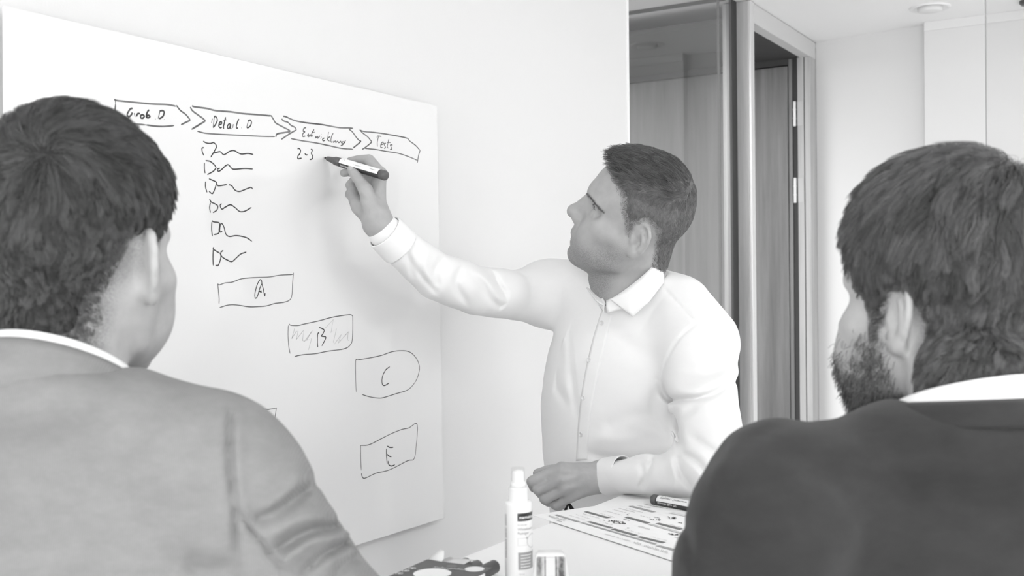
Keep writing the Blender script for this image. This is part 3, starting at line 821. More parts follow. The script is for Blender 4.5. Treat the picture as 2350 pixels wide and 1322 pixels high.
def fabric(name, v, rough=0.85, bump=0.15, scale=900, vary=0.05, rib=None, sheen=0.0, wr=0.0):
    if name in _mats: return _mats[name]
    m = bpy.data.materials.new(name); m.use_nodes = True; t = m.node_tree; b = t.nodes['Principled BSDF']; L = t.links.new
    nset(b, 'Roughness', rough); nset(b, 'Specular IOR Level', 0.15); nset(b, 'Sheen Weight', sheen); nset(b, 'Sheen Roughness', 0.4)
    tc = t.nodes.new('ShaderNodeTexCoord')
    n = t.nodes.new('ShaderNodeTexNoise'); n.inputs['Scale'].default_value = 30; n.inputs['Detail'].default_value = 8; n.inputs['Roughness'].default_value = 0.7
    mp = t.nodes.new('ShaderNodeMapping'); mp.inputs['Scale'].default_value = (1, 1, 2.2); L(tc.outputs['Object'], mp.inputs[0]); L(mp.outputs[0], n.inputs['Vector'])
    r = t.nodes.new('ShaderNodeMapRange'); r.inputs['From Min'].default_value = 0.3; r.inputs['From Max'].default_value = 0.7
    r.inputs['To Min'].default_value = v * (1 - vary); r.inputs['To Max'].default_value = min(0.95, v * (1 + vary)); L(n.outputs[0], r.inputs[0])
    col = r.outputs[0]
    n2 = t.nodes.new('ShaderNodeTexNoise'); n2.inputs['Scale'].default_value = scale; n2.inputs['Detail'].default_value = 2; L(tc.outputs['Object'], n2.inputs['Vector'])
    h = n2.outputs[0]
    if rib:
        w = t.nodes.new('ShaderNodeTexWave'); w.inputs['Scale'].default_value = rib; w.inputs['Distortion'].default_value = 0.6; w.inputs['Detail Scale'].default_value = 3
        w.bands_direction = 'X'
        mp2 = t.nodes.new('ShaderNodeMapping'); mp2.inputs['Rotation'].default_value = (0, 0, -YAW); L(tc.outputs['Object'], mp2.inputs[0]); L(mp2.outputs[0], w.inputs['Vector'])
        mx = t.nodes.new('ShaderNodeMix'); mx.data_type = 'FLOAT'; mx.inputs[0].default_value = 0.10
        L(col, mx.inputs[2]); mu = t.nodes.new('ShaderNodeMath'); mu.operation = 'MULTIPLY'; mu.inputs[1].default_value = v * 1.5; L(w.outputs['Fac'], mu.inputs[0]); L(mu.outputs[0], mx.inputs[3])
        col = mx.outputs[0]
    L(col, b.inputs['Base Color'])
    bp = t.nodes.new('ShaderNodeBump'); bp.inputs['Strength'].default_value = bump; bp.inputs['Distance'].default_value = 0.001
    L(h, bp.inputs['Height']); last = bp
    if wr:
        n3 = t.nodes.new('ShaderNodeTexNoise'); n3.inputs['Scale'].default_value = 14; n3.inputs['Detail'].default_value = 3; n3.inputs['Distortion'].default_value = 0.8; L(tc.outputs['Object'], n3.inputs['Vector'])
        bp2 = t.nodes.new('ShaderNodeBump'); bp2.inputs['Strength'].default_value = wr; bp2.inputs['Distance'].default_value = 0.02
        L(n3.outputs[0], bp2.inputs['Height']); L(bp.outputs[0], bp2.inputs['Normal']); last = bp2
    L(last.outputs[0], b.inputs['Normal'])
    _mats[name] = m
    return m

# ------------------------------------------------------------------ shared person helpers
def px_of(k):
    """Picture position of K-space points (used to lay folds out on the garments)."""
    w = toW(k) - EYE; z = w @ AF
    return np.stack([CX + F * (w @ AR) / z, CY - F * (w @ AU) / z], 1), z


def fold_fn(creases, depth):
    """Cloth folds as a displacement: list of (polyline, width, amplitude); amplitude > 0 is a crease."""
    prep = [(smooth_poly(pts, 4) if len(pts) > 2 else np.array(pts, float), w, a) for pts, w, a in creases]

    def fn(p):
        out = np.zeros(len(p)); m = p[:, 1] < depth(p) if callable(depth) else p[:, 1] < depth
        if not m.any(): return out
        q, _ = px_of(p[m]); acc = np.zeros(len(q))
        for pts, w, a in prep:
            lo, hi = pts.min(0) - 2.6 * w, pts.max(0) + 2.6 * w
            mm = np.all((q > lo) & (q < hi), axis=1)
            if not mm.any(): continue
            qq = q[mm]; d = np.full(len(qq), 1e9); tt = np.zeros(len(qq)); n = len(pts) - 1
            for i in range(n):
                e = pts[i + 1] - pts[i]; t = np.clip(((qq - pts[i]) @ e) / (e @ e + 1e-9), 0, 1)
                dd = np.linalg.norm(qq - pts[i] - t[:, None] * e, axis=1); b = dd < d
                d = np.where(b, dd, d); tt = np.where(b, (i + t) / n, tt)
            acc[mm] += a * np.exp(-(d / w) ** 2) * np.clip(np.minimum(tt, 1 - tt) * 5 + 0.25, 0, 1)
        out[m] = acc
        return out
    return fn


class Surface:
    """Lets later details sit exactly on a garment or body made earlier."""
    def __init__(self, v, q):
        self.b = BVHTree.FromPolygons([tuple(x) for x in toW(v)], [tuple(x) for x in q])

    def hit(self, px, py):
        d = AF + AR * (px - CX) / F + AU * (CY - py) / F; d = d / np.linalg.norm(d)
        r = self.b.ray_cast(Vector(EYE), Vector(d), 20)
        if r[0] is None: return None
        return np.array(r[0]), np.array(r[1])


def surf_strip(name, surf, left, right, thick, m, parent, base, n=40, across=4):
    """A strip of cloth laid on a garment between two edge lines."""
    L, Rr = smooth_poly(left, 10), smooth_poly(right, 10)
    rs = lambda a: np.stack([np.interp(np.linspace(0, 1, n), np.linspace(0, 1, len(a)), a[:, k]) for k in (0, 1)], 1)
    L, Rr = rs(L), rs(Rr); P3 = np.zeros((n, across + 1, 3)); N3 = np.zeros((n, across + 1, 3)); ok = np.zeros((n, across + 1), bool)
    for i in range(n):
        for j in range(across + 1):
            t = j / across; h = surf.hit(*(L[i] * (1 - t) + Rr[i] * t))
            if h is not None: P3[i, j], N3[i, j] = h; ok[i, j] = True
    top = P3 + N3 * thick; bot = P3 - N3 * 0.002
    vs = np.concatenate([top.reshape(-1, 3), bot.reshape(-1, 3)]) - np.array(base, float); w = across + 1; o = n * w; fs = []
    for i in range(n - 1):
        for j in range(across):
            a, b, c, d = i * w + j, i * w + j + 1, (i + 1) * w + j + 1, (i + 1) * w + j
            if not (ok.reshape(-1)[[a, b, c, d]].all()): continue
            fs.append((a, b, c, d)); fs.append((o + d, o + c, o + b, o + a))
            if j == 0: fs.append((a, d, o + d, o + a))
            if j == across - 1: fs.append((b, o + b, o + c, c))
            if i == 0: fs.append((a, o + a, o + b, b))
            if i == n - 2: fs.append((d, c, o + c, o + d))
    return mesh_obj(name, vs, fs, m, parent, True)


def collar_strip(name, top, bot, thick, m, parent, base, n=6, rows=5, bulge=0.0, sharp=False):
    """Collar leaf: lofted between two K-space lines, with thickness."""
    T, B = smooth_poly(top, n), smooth_poly(bot, n)
    if sharp: b_ = np.array(bot, float); B = np.array([b_[i] + (b_[i + 1] - b_[i]) * k / n for i in range(len(b_) - 1) for k in range(n)] + [b_[-1]])
    N = min(len(T), len(B))
    ctr = (T.mean(0) + B.mean(0)) / 2; grid = []
    for r in range(rows + 1):
        t = r / rows; q = T[:N] * (1 - t) + B[:N] * t
        o = q - ctr; o[:, 2] = 0; o /= np.linalg.norm(o, axis=1)[:, None] + 1e-9
        grid.append(q + o * bulge * math.sin(math.pi * t))
    G = np.array(grid)                                    # rows+1, N, 3
    du = np.gradient(G, axis=1); dv = np.gradient(G, axis=0); nn = np.cross(du, dv); nn /= np.linalg.norm(nn, axis=2)[:, :, None] + 1e-9
    o = G - ctr; sg = np.sign((nn * o).sum(2).mean()); nn = nn * sg
    A = toW((G + nn * thick / 2).reshape(-1, 3)) - np.array(base, float); Bk = toW((G - nn * thick / 2).reshape(-1, 3)) - np.array(base, float)
    vs = np.concatenate([A, Bk]); k = (rows + 1) * N; fs = []
    idx = lambda r, c: r * N + c
    for r in range(rows):
        for c in range(N - 1):
            a, b, d, e = idx(r, c), idx(r, c + 1), idx(r + 1, c + 1), idx(r + 1, c)
            fs.append((a, b, d, e)); fs.append((k + e, k + d, k + b, k + a))
    for c in range(N - 1):
        fs.append((idx(0, c), k + idx(0, c), k + idx(0, c + 1), idx(0, c + 1)))
        fs.append((idx(rows, c + 1), k + idx(rows, c + 1), k + idx(rows, c), idx(rows, c)))
    for r in range(rows):
        fs.append((idx(r, 0), idx(r + 1, 0), k + idx(r + 1, 0), k + idx(r, 0)))
        fs.append((idx(r, N - 1), k + idx(r, N - 1), k + idx(r + 1, N - 1), idx(r + 1, N - 1)))
    me = mesh_obj(name, vs, fs, m, parent, True)
    bm = bmesh.new(); bm.from_mesh(me.data); bmesh.ops.recalc_face_normals(bm, faces=bm.faces); bm.to_mesh(me.data); bm.free()
    return me


def head_hair(parent, base, fr, poly, thick, cap_m, str_m, n, length, flow, lift, rad, segs=6, jaw=(1.0, 1.0, 1.0), rng=None, cap_h=0.003, curl=0.0, name='hair', weight=None, locks=1500, clump=0.7, rough=0.12, neck=None, fade=0.006, tone=None):
    """Scalp cap inside a side-view hairline polygon, plus combed strands gathered into locks."""
    rng = rng or RNG
    sk = local_head_sdf(jaw, neck)

    def cap(p):
        pd = poly_sdf2(p[:, 1:3], poly)
        return np.maximum(sk(p) - 0.55 * thick(p) * np.clip(-(pd + fade) / 0.014 + 0.1, 0.0, 1), pd + fade)
    v, q = polygonize(cap, (-0.13, -0.16, -0.13), (0.13, 0.16, 0.2), cap_h)
    v = smooth_verts(v, q, 2, 0.5)
    o = np_mesh(name, toW(fr.w(v)), q, cap_m, parent, None, base)
    v, q = polygonize(lambda p: np.maximum(sk(p) - 0.4 * thick(p) * np.clip(-(poly_sdf2(p[:, 1:3], poly) + fade) / 0.014, 0, 1), poly_sdf2(p[:, 1:3], poly) - 0.002), (-0.13, -0.16, -0.13), (0.13, 0.16, 0.2), 0.005)

    def wt(c):
        pd = poly_sdf2(c[:, 1:3], poly)
        return ((sk(c) > -0.0015) & (pd < 0.004)) * np.clip(-pd / (2.2 * fade) + 0.12, 0.06, 1) * (weight(c) if weight else 1.0)

    def grow(p, jit):
        m = len(p); nrm = grad(sk, p); pd = poly_sdf2(p[:, 1:3], poly)
        ln = length(p) * (0.75 + 0.5 * rng.rand(m)) * np.clip(-pd / 0.022 + 0.25, 0.30, 1)
        th = thick(p) * np.clip(-pd / 0.014 + 0.35, 0.35, 1); u = 0.55 + 0.5 * rng.rand(m); lf = lift(p)
        d = flow(p); d = d - nrm * (d * nrm).sum(1)[:, None]; d /= np.linalg.norm(d, axis=1)[:, None] + 1e-9
        d = d + np.stack([vnoise(p, 110, 21), vnoise(p, 110, 22), vnoise(p, 110, 23)], 1) * 0.30 + rng.randn(m, 3) * jit
        pts = np.zeros((m, segs, 3)); cur = p - nrm * 0.001
        for i in range(segs):
            pts[:, i] = cur; f = (i + 1) / (segs - 1)
            st = d + curl * np.stack([np.sin(i * 1.3 + 90 * p[:, 1]), np.cos(i * 1.1 + 80 * p[:, 2]), np.sin(i * 1.2 + 85 * p[:, 0])], 1)
            st = st - nrm * (st * nrm).sum(1)[:, None]
            st /= np.linalg.norm(st, axis=1)[:, None] + 1e-9
            cur = cur + st * (ln / (segs - 1))[:, None]
            tgt = th * u * (1 + lf * f); s_ = sk(cur)
            cur = cur + nrm * ((tgt - s_) * 0.7)[:, None]
            nrm = grad(sk, cur, 0.003)
        return pts
    g = sample_surface(v, q, locks, rng, wt); gp = grow(g, rough * 1.6)
    p = sample_surface(v, q, n, rng, wt); pts = grow(p, rough)
    near = np.zeros(n, int)
    for a in range(0, n, 4000): near[a:a + 4000] = ((p[a:a + 4000, None, :] - g[None]) ** 2).sum(2).argmin(1)
    w = (np.linspace(0, 1, segs) ** 0.8 * clump)[None, :, None]
    tgt = gp[near] + (p - g[near])[:, None, :] * np.linspace(1, 0.25, segs)[None, :, None]
    pts = pts * (1 - w) + tgt * w
    r = np.full((n, segs), rad) * np.linspace(1, 0.4, segs)[None]
    so = strands(name + '_strands', toW(fr.w(pts.reshape(-1, 3))).reshape(n, segs, 3), r * fr.s, str_m, o, base)
    shade = np.clip(rng.rand(locks)[near] * 0.55 + rng.rand(n) * 0.45, 0, 1)
    if tone is not None: shade = shade * 0.55 + 0.45 * tone(p)
    so.data.attributes['shade'].data.foreach_set('value', np.repeat(shade.astype(np.float32), segs))
    return o


def shoe_and_legs(parent, base, hipc, fwd, z_hip, m_tr, m_sh, spread=0.10, name='trousers'):
    """Trousers down to the floor and a pair of shoes; K-space."""
    f = np.array([fwd[0], fwd[1], 0.0]); f /= np.linalg.norm(f); r = np.array([f[1], -f[0], 0.0])
    s = Sdf(); fr = Framed(s, np.stack([r, f, KZ], 1), (hipc[0], hipc[1], 0))
    fr.ell((0, -0.01, z_hip - 0.02), (0.165, 0.115, 0.12), 0.05)
    for sg in (-1, 1):
        fr.chain([(sg * 0.085, 0, z_hip - 0.05), (sg * spread, 0.02, z_hip * 0.52), (sg * spread * 1.05, -0.01, 0.10)], [0.092, 0.068, 0.058], 0.03)
    s.add(lambda p: p[:, 2] - (z_hip + 0.05), (-9, -9, z_hip - 0.2), (9, 9, z_hip + 0.4), 0.004, 'i')
    s.add(lambda p: 0.055 - p[:, 2], (-9, -9, -0.1), (9, 9, 0.3), 0.004, 'i')
    lo = np.array([hipc[0] - 0.35, hipc[1] - 0.35, 0.0]); hi = np.array([hipc[0] + 0.35, hipc[1] + 0.35, z_hip + 0.2])
    sdf_obj(name, s, lo, hi, 0.012, m_tr, parent, base, None, 1)
    for sg in (-1, 1):
        s = Sdf(); fr = Framed(s, np.stack([r, f, KZ], 1), (hipc[0], hipc[1], 0))
        x = sg * spread * 1.05
        fr.chain([(x, -0.05, 0.045), (x, 0.06, 0.042), (x + sg * 0.008, 0.15, 0.032)], [0.042, 0.043, 0.032], 0.02)
        fr.chain([(x, -0.01, 0.05), (x, -0.01, 0.10)], [0.045, 0.042], 0.02)
        s.add(lambda p: 0.002 - p[:, 2], (-9, -9, -0.1), (9, 9, 0.1), 0.004, 'i')
        c = np.array([hipc[0], hipc[1], 0]) + r * x
        sdf_obj('shoe', s, c - 0.26, c + 0.26, 0.008, m_sh, parent, base, None, 1)

# ------------------------------------------------------------------ the man writing on the board
ZT = H - 0.3555                               # table top height
SKIN = skin_mat('skin', 0.385)
SHIRT = fabric('white_cotton', 0.83, 0.75, 0.05, 1500, 0.01)
BLK = mat('black_wool', 0.03, 0.9, 0.1, bump=0.3, bscale=700)
SHOE = mat('black_leather', 0.025, 0.35)
EYEW = mat('eye_white', 0.7, 0.15)
EYED = mat('eye_iris', 0.05, 0.1)

tor_c = np.array([0.210, 2.045, 0.0])
TF = np.array([-0.68, -0.73, 0.0]); TF /= np.linalg.norm(TF); TR = np.array([TF[1], -TF[0], 0.0])
TM = np.stack([TR, TF, KZ], 1)
baseA = toW((0.22, 2.05, 0.0))
manA = empty('person', baseA, 'man in a white shirt writing on the whiteboard with his other forearm on the table', 'person')

HA = rot3(R(83.3), R(21.9), R(-25.5)); tA = K(1467, 514, 1.93)
RA = [K(1262, 674, 2.16), K(1180, 677, 2.10), K(1090, 665, 2.015), K(1000, 632, 1.935), K(930, 577, 1.878), K(884, 534, 1.852), K(868, 514, 1.847)]
LA = [K(1556, 712, 1.97), K(1605, 790, 1.91), K(1607, 880, 1.86), K(1621, 980, 1.78), K(1642, 1062, 1.715)]
LF = [K(1642, 1066, 1.715), K(1540, 1087, 1.765), K(1450, 1088, 1.82), K(1392, 1094, 1.860)]


def body_A():
    s = Sdf(); fr = Framed(s, HA, tA, 1.043)
    head_skull(fr, 1.0, 0.86, 0.97); head_features(fr, 0.0040); head_ears(fr)
    wf = Framed(s, WORLD, (0, 0, 0))
    nb = K(1443, 672, 1.99)
    wf.chain([fr.w((0, -0.020, -0.040)), nb], [0.049, 0.053], 0.025)
    wf.ell(fr.w((0, 0.066, -0.094)) + np.array([0.028, 0.0, -0.010]), (0.03, 0.03, 0.022), 0.03)
    tf = Framed(s, TM, tor_c)
    tf.ell((0, 0, H - 0.20), (0.135, 0.085, 0.17), 0.05); tf.ell((0, 0, H - 0.42), (0.12, 0.082, 0.18), 0.05)
    wf.chain([nb, RA[0]], [0.045, 0.04], 0.04); wf.chain([nb, LA[0], LA[1]], [0.045, 0.035, 0.04], 0.04)
    wf.chain(RA, [0.036, 0.028, 0.026, 0.025, 0.024, 0.0235, 0.0225], 0.02)
    wf.chain(LA, [0.03, 0.032, 0.028, 0.027, 0.027], 0.02); wf.chain(LF + [K(1380, 1094, 1.863)], [0.027, 0.026, 0.024, 0.0225, 0.0225], 0.02)
    # right hand, holding the marker
    k = 0.006
    wr = K(868, 512, 1.845)
    for mcp, r in ((K(872, 400, 1.874), 0.0120), (K(868, 411, 1.890), 0.0115), (K(862, 420, 1.902), 0.0115), (K(850, 436, 1.915), 0.0105)):
        wf.chain([wr, K(857, 468, 1.862) * 0.6 + (wr * 0.5 + mcp * 0.5) * 0.4, mcp], [0.0215, 0.0150, r], 0.010)
    wf.chain([K(862, 508, 1.852), K(824, 474, 1.885), K(810, 446, 1.905)], [0.018, 0.0145, 0.011], 0.012)        # heel of the hand
    wf.chain([K(862, 500, 1.838), K(849, 468, 1.834), K(838, 436, 1.838)], [0.016, 0.0150, 0.0122], 0.010)       # ball of the thumb
    wf.chain([K(839, 436, 1.838), K(820, 408, 1.856), K(807, 389, 1.872)], [0.0118, 0.0098, 0.0082], 0.004)      # thumb
    wf.chain([K(872, 400, 1.874), K(847, 367, 1.897), K(824, 367, 1.915), K(804, 370, 1.922)], [0.0118, 0.0098, 0.0085, 0.0075], k)   # index
    wf.chain([K(868, 411, 1.890), K(832, 392, 1.922), K(806, 394, 1.928), K(789, 397, 1.922)], [0.0118, 0.0095, 0.0082, 0.0072], 0.003)
    wf.chain([K(862, 420, 1.902), K(818, 410, 1.926), K(803, 425, 1.918), K(812, 440, 1.905)], [0.0112, 0.0092, 0.0082, 0.0075], 0.003)
    wf.chain([K(850, 436, 1.915), K(810, 432, 1.932), K(801, 446, 1.922), K(812, 458, 1.910)], [0.0105, 0.0085, 0.0075, 0.0068], 0.003)
    # left hand, a loose fist resting over the table edge
    wr = K(1382, 1094, 1.862)
    D = 0.0
    for mcp, r in ((K(1290, 1077, 1.835), 0.0125), (K(1284, 1099, 1.830), 0.0125), (K(1294, 1121, 1.833), 0.0118), (K(1308, 1139, 1.842), 0.0108)):
        wf.chain([wr, wr * 0.55 + mcp * 0.45, mcp], [0.0225, 0.0165, r], 0.012)
    wf.chain([K(1290, 1077, 1.835), K(1221, 1105, 1.838), K(1226, 1119, 1.862), K(1248, 1118, 1.874)], [0.0115, 0.0098, 0.0088, 0.008], 0.004)
    wf.chain([K(1284, 1099, 1.830), K(1235, 1123, 1.834), K(1243, 1134, 1.858), K(1264, 1130, 1.868)], [0.0115, 0.0098, 0.0088, 0.008], 0.003)
    wf.chain([K(1294, 1121, 1.833), K(1250, 1145, 1.838), K(1259, 1152, 1.860), K(1278, 1146, 1.868)], [0.0110, 0.0095, 0.0085, 0.0078], 0.003)
    wf.chain([K(1308, 1139, 1.842), K(1274, 1159, 1.846), K(1282, 1163, 1.864), K(1297, 1156, 1.870)], [0.0102, 0.0087, 0.0078, 0.007], 0.003)
    wf.chain([K(1352, 1080, 1.875), K(1292, 1077, 1.880), K(1254, 1081, 1.880), K(1233, 1086, 1.876)], [0.014, 0.0115, 0.0092, 0.0078], 0.006)
    for a, b in (((1290, 1080), (1360, 1084)), ((1290, 1102), (1360, 1096)), ((1300, 1122), (1362, 1106))):     # tendons
        wf.chain([K(a[0], a[1], 1.822), K(b[0], b[1], 1.842)], [0.0022, 0.0015], 0.008)
    cr = [([(817, 434), (824, 446), (841, 456)], 1.7, 0.0008), ([(815, 440), (823, 452), (838, 460)], 1.6, 0.0006), ([(812, 402), (820, 408), (829, 406)], 1.8, 0.0005), ([(797, 421), (808, 422), (817, 421)], 1.6, 0.0012),
          ([(833, 352), (840, 360), (838, 372)], 2.0, 0.0006), ([(1258, 1105), (1240, 1113), (1226, 1118)], 2.2, 0.0009), ([(1270, 1128), (1255, 1133), (1243, 1138)], 2.2, 0.0010), ([(1285, 1147), (1272, 1151), (1262, 1155)], 2.2, 0.0009),
          ([(1262, 1090), (1256, 1098), (1258, 1104)], 3.0, 0.0006), ([(1378, 1066), (1374, 1090), (1378, 1118)], 3.0, 0.0004), ([(1340, 1085), (1310, 1098), (1280, 1102)], 5.0, -0.0008), ([(1345, 1100), (1320, 1118), (1300, 1126)], 5.0, -0.0006)]
    cr = [(a, w * 1.4, d * 1.9) for a, w, d in cr]
    s.add(fold_fn(cr, lambda p: 1.90 + 0 * p[:, 0]), (-0.45, 1.7, H - 0.3), (0.2, 2.0, H + 0.2), 0.01, 'd')
    return s, fr


def skin_attrs(fr, beard=0.55, sides=None):
    def stub(v):
        l = fr.l(v); x, y, z = l[:, 0], l[:, 1], l[:, 2]
        b = np.clip((0.000 - z - 0.30 * np.clip(y, 0, 1)) / 0.035, 0, 1) * np.clip((y + 0.004) / 0.02, 0, 1) * np.clip((z + 0.17) / 0.03, 0, 1)
        ck = np.exp(-(((y - 0.070) / 0.030) ** 2 + ((z + 0.030) / 0.026) ** 2)) * (np.abs(x) > 0.02)
        b = np.clip(b * (1 - 0.8 * ck), 0, 1); b[np.linalg.norm(l, axis=1) > 0.22] = 0
        brow = np.exp(-((z - 0.0245 - 0.10 * (np.abs(x) - 0.03)) / 0.0042) ** 2) * (np.abs(x) > 0.012) * (np.abs(x) < 0.049) * (y > 0.045)
        s = b * beard + 0.40 * brow
        if sides is not None: s = np.maximum(s, sides(l))
        return np.clip(s, 0, 1)

    def lip(v):
        l = fr.l(v); x, y, z = l[:, 0], l[:, 1], l[:, 2]
        return np.clip(1.3 - np.sqrt((x / 0.024) ** 2 + ((z + 0.0612) / 0.0105) ** 2) * 1.15, 0, 1) * (y > 0.07) * 0.75
    return {'stubble': stub, 'lip': lip}


polyA = [(0.084, 0.086), (0.060, 0.072), (0.042, 0.060), (0.033, 0.038), (0.022, 0.022), (0.014, 0.002), (0.003, 0.000), (0.002, 0.026), (-0.012, 0.036), (-0.030, 0.024), (-0.038, -0.012), (-0.044, -0.046), (-0.058, -0.066), (-0.16, -0.070), (-0.16, 0.2), (0.13, 0.2), (0.105, 0.112)]
s, frA = body_A()
sidesA = lambda l: 0.62 * np.clip(-poly_sdf2(l[:, 1:3], polyA) / 0.006 + 0.2, 0, 1) * (np.linalg.norm(l, axis=1) < 0.2) * (np.abs(l[:, 0]) < 0.085)
bodyA, vA, qA = sdf_obj('body', s, (-0.42, 1.60, H - 0.62), (0.45, 2.35, H + 0.34), 0.0023, SKIN, manA, baseA, skin_attrs(frA, 0.50, sidesA), 1)
surfA = Surface(vA, qA)


def eyes(fr, parent, base):
    for sx in (-1, 1):
        c = fr.w((sx * 0.0318, 0.0670, 0.0128)); rot = fr.M
        vs, f = lathe([(0.0001, -0.0125), (0.006, -0.0110), (0.0102, -0.0073), (0.0125, 0), (0.0111, 0.0056), (0.0082, 0.0094), (0.0060, 0.0110)], 24, False)
        M = np.stack([rot[:, 0], rot[:, 2], rot[:, 1]], 1)
        put = lambda q: toW((q * fr.s) @ M.T + c) - np.array(base, float)
        e = mesh_obj('eye', put(vs), f, EYEW, parent, True)
        vs, f = lathe([(0.0060, 0.0110), (0.0045, 0.0122), (0.002, 0.0130), (0.0001, 0.0132)], 20, False)
        mesh_obj('iris', put(vs), f, EYED, e, True)


eyes(frA, manA, baseA)

# shirt
def shirt_A():
    s = Sdf(); wf = Framed(s, WORLD, (0, 0, 0)); tf = Framed(s, TM, tor_c)
    tf.ell((0, 0.005, H - 0.215), (0.172, 0.118, 0.215), 0.05)
    tf.ell((0.004, 0.008, H - 0.40), (0.150, 0.112, 0.22), 0.08)
    tf.ell((0, 0.0, H - 0.60), (0.160, 0.118, 0.18), 0.08)
    nb = K(1449, 684, 2.00)
    wf.chain([nb, K(1340, 664, 2.10), RA[0]], [0.060, 0.062, 0.062], 0.05)
    wf.chain([K(1470, 690, 2.00), LA[0], LA[1]], [0.058, 0.058, 0.063], 0.05)
    wf.chain(RA[:6], [0.062, 0.0485, 0.0455, 0.0425, 0.035, 0.0295], 0.035)
    wf.chain(LA, [0.056, 0.064, 0.0615, 0.057, 0.051], 0.03)
    wf.chain(LF, [0.052, 0.0390, 0.0335, 0.0312], 0.02)
    # neck opening
    wf.chain([frA.w((0, -0.015, -0.05)), K(1446, 664, 1.99), K(1440, 684, 1.985)], [0.0545, 0.057, 0.040], 0.012, 's')
    wf.chain([K(1405, 650, 1.935), K(1390, 712, 1.925)], [0.022, 0.004], 0.012, 's')
    # cuff ends stay open
    a, b = RA[5], RA[6]; ax = (b - a) / np.linalg.norm(b - a)
    s.add(lambda p: ((p - (a + ax * 0.004)) @ ax), a - 0.06, a + 0.06, 0.003, 'i') if False else None
    folds = [
        # left sleeve
        ([(1512, 872), (1530, 912), (1570, 918), (1630, 906), (1692, 872)], 8, 0.010), ([(1525, 880), (1580, 895), (1650, 875), (1695, 845)], 16, -0.006),
        ([(1545, 925), (1552, 980), (1565, 1035)], 9, 0.007), ([(1600, 930), (1560, 960), (1552, 1000)], 10, 0.004),
        ([(1585, 1000), (1640, 1040), (1690, 1075)], 11, 0.006), ([(1562, 1038), (1600, 1060), (1630, 1100)], 8, 0.006), ([(1470, 1062), (1475, 1085), (1468, 1125)], 7, 0.004),
        ([(1497, 1050), (1490, 1075), (1472, 1120)], 6, 0.0045), ([(1555, 1040), (1560, 1080), (1590, 1125)], 8, 0.005), ([(1535, 1045), (1548, 1090), (1545, 1128)], 9, -0.003),
        ([(1640, 812), (1665, 822), (1688, 836)], 11, 0.004), ([(1640, 800), (1668, 790), (1690, 800)], 10, -0.004), ([(1565, 850), (1620, 858), (1680, 835)], 10, 0.003),
        # armhole seams and yoke
        ([(1600, 742), (1560, 775), (1530, 825), (1514, 872)], 3.2, 0.0028), ([(1519, 655), (1560, 700), (1602, 744)], 2.6, 0.0024), ([(1302, 600), (1275, 640), (1255, 690), (1254, 735)], 3.5, 0.003),
        # right sleeve
        ([(1132, 624), (1150, 660), (1190, 700), (1252, 728)], 7, 0.006), ([(1165, 618), (1190, 660), (1225, 700), (1256, 724)], 7, 0.0055), ([(1205, 618), (1225, 660), (1252, 705)], 7, 0.005),
        ([(1100, 640), (1130, 690), (1190, 722)], 8, 0.004), ([(1060, 615), (1045, 650), (1075, 700)], 9, 0.0045), ([(1020, 590), (1000, 620), (1005, 660)], 9, 0.004), ([(985, 570), (975, 610), (990, 650)], 7, -0.0025),
        ([(950, 556), (938, 590), (950, 640)], 7, 0.004), ([(1085, 618), (1120, 650), (1150, 700)], 8, -0.003), ([(925, 570), (960, 625), (1010, 680)], 6, 0.003),
        # body
        ([(1256, 740), (1262, 850), (1300, 930)], 10, 0.004), ([(1300, 720), (1310, 850), (1325, 960)], 9, 0.0035), ([(1285, 690), (1300, 780), (1310, 860)], 12, -0.003),
        ([(1545, 1035), (1480, 1055), (1400, 1052), (1340, 1040)], 14, 0.006), ([(1510, 880), (1500, 950), (1540, 1010)], 12, 0.004), ([(1380, 980), (1440, 960), (1520, 960)], 20, 0.004),
        ([(1440, 965), (1490, 985), (1560, 1000)], 16, -0.004), ([(1405, 745), (1440, 790), (1500, 830)], 22, 0.003), ([(1360, 1000), (1420, 1010), (1480, 1000)], 14, -0.003),
    ]
    folds = [(a, b, c * 1.25) for a, b, c in folds]
    s.add(fold_fn(folds, lambda p: 2.02 + 0.0 * p[:, 0]), (-0.5, 1.5, 0.6), (0.6, 2.3, 1.7), 0.01, 'd')
    s.add(lambda p: 0.0012 * vnoise(p, 34, 5) + 0.0008 * vnoise(p, 75, 6), (-0.5, 1.5, 0.6), (0.6, 2.4, 1.7), 0.01, 'd')
    s.add(lambda p: (H - 0.70) - p[:, 2], (-2, 0, 0), (2, 4, H - 0.55), 0.004, 'i')
    return s


shirtA, vS, qS = sdf_obj('shirt', shirt_A(), (-0.42, 1.55, H - 0.75), (0.5, 2.4, H + 0.12), 0.0030, SHIRT, manA, baseA, None, 1, 2.4)
surfS = Surface(vS, qS)
surf_strip('placket', surfS, [(1381, 712), (1360, 780), (1340, 870), (1328, 960), (1322, 1058)], [(1405, 722), (1390, 790), (1368, 880), (1354, 970), (1348, 1055)], 0.0005, SHIRT, shirtA, (0, 0, 0) if False else baseA, 60, 5)
BTN = mat('pearl_button', 0.72, 0.25)
for px, py in ((1381.6, 741), (1351.5, 826), (1339, 913), (1334, 997), (1389, 567)):
    h = surfS.hit(px, py) if px != 1389 else None
    if h is None: h = (surfS.hit(889, 567) or (None, None))
    if h[0] is None: continue
    M = frame_from(h[1], (0.1, 0.2, 1)); vs, f = lathe([(0.0001, 0.0014), (0.0030, 0.0014), (0.0034, 0.0019), (0.0042, 0.0018), (0.0046, 0.0008), (0.0044, 0.0)], 20, False)
    mesh_obj('button', vs @ M.T + h[0] + h[1] * 0.0004 - baseA, f, BTN, shirtA, True)
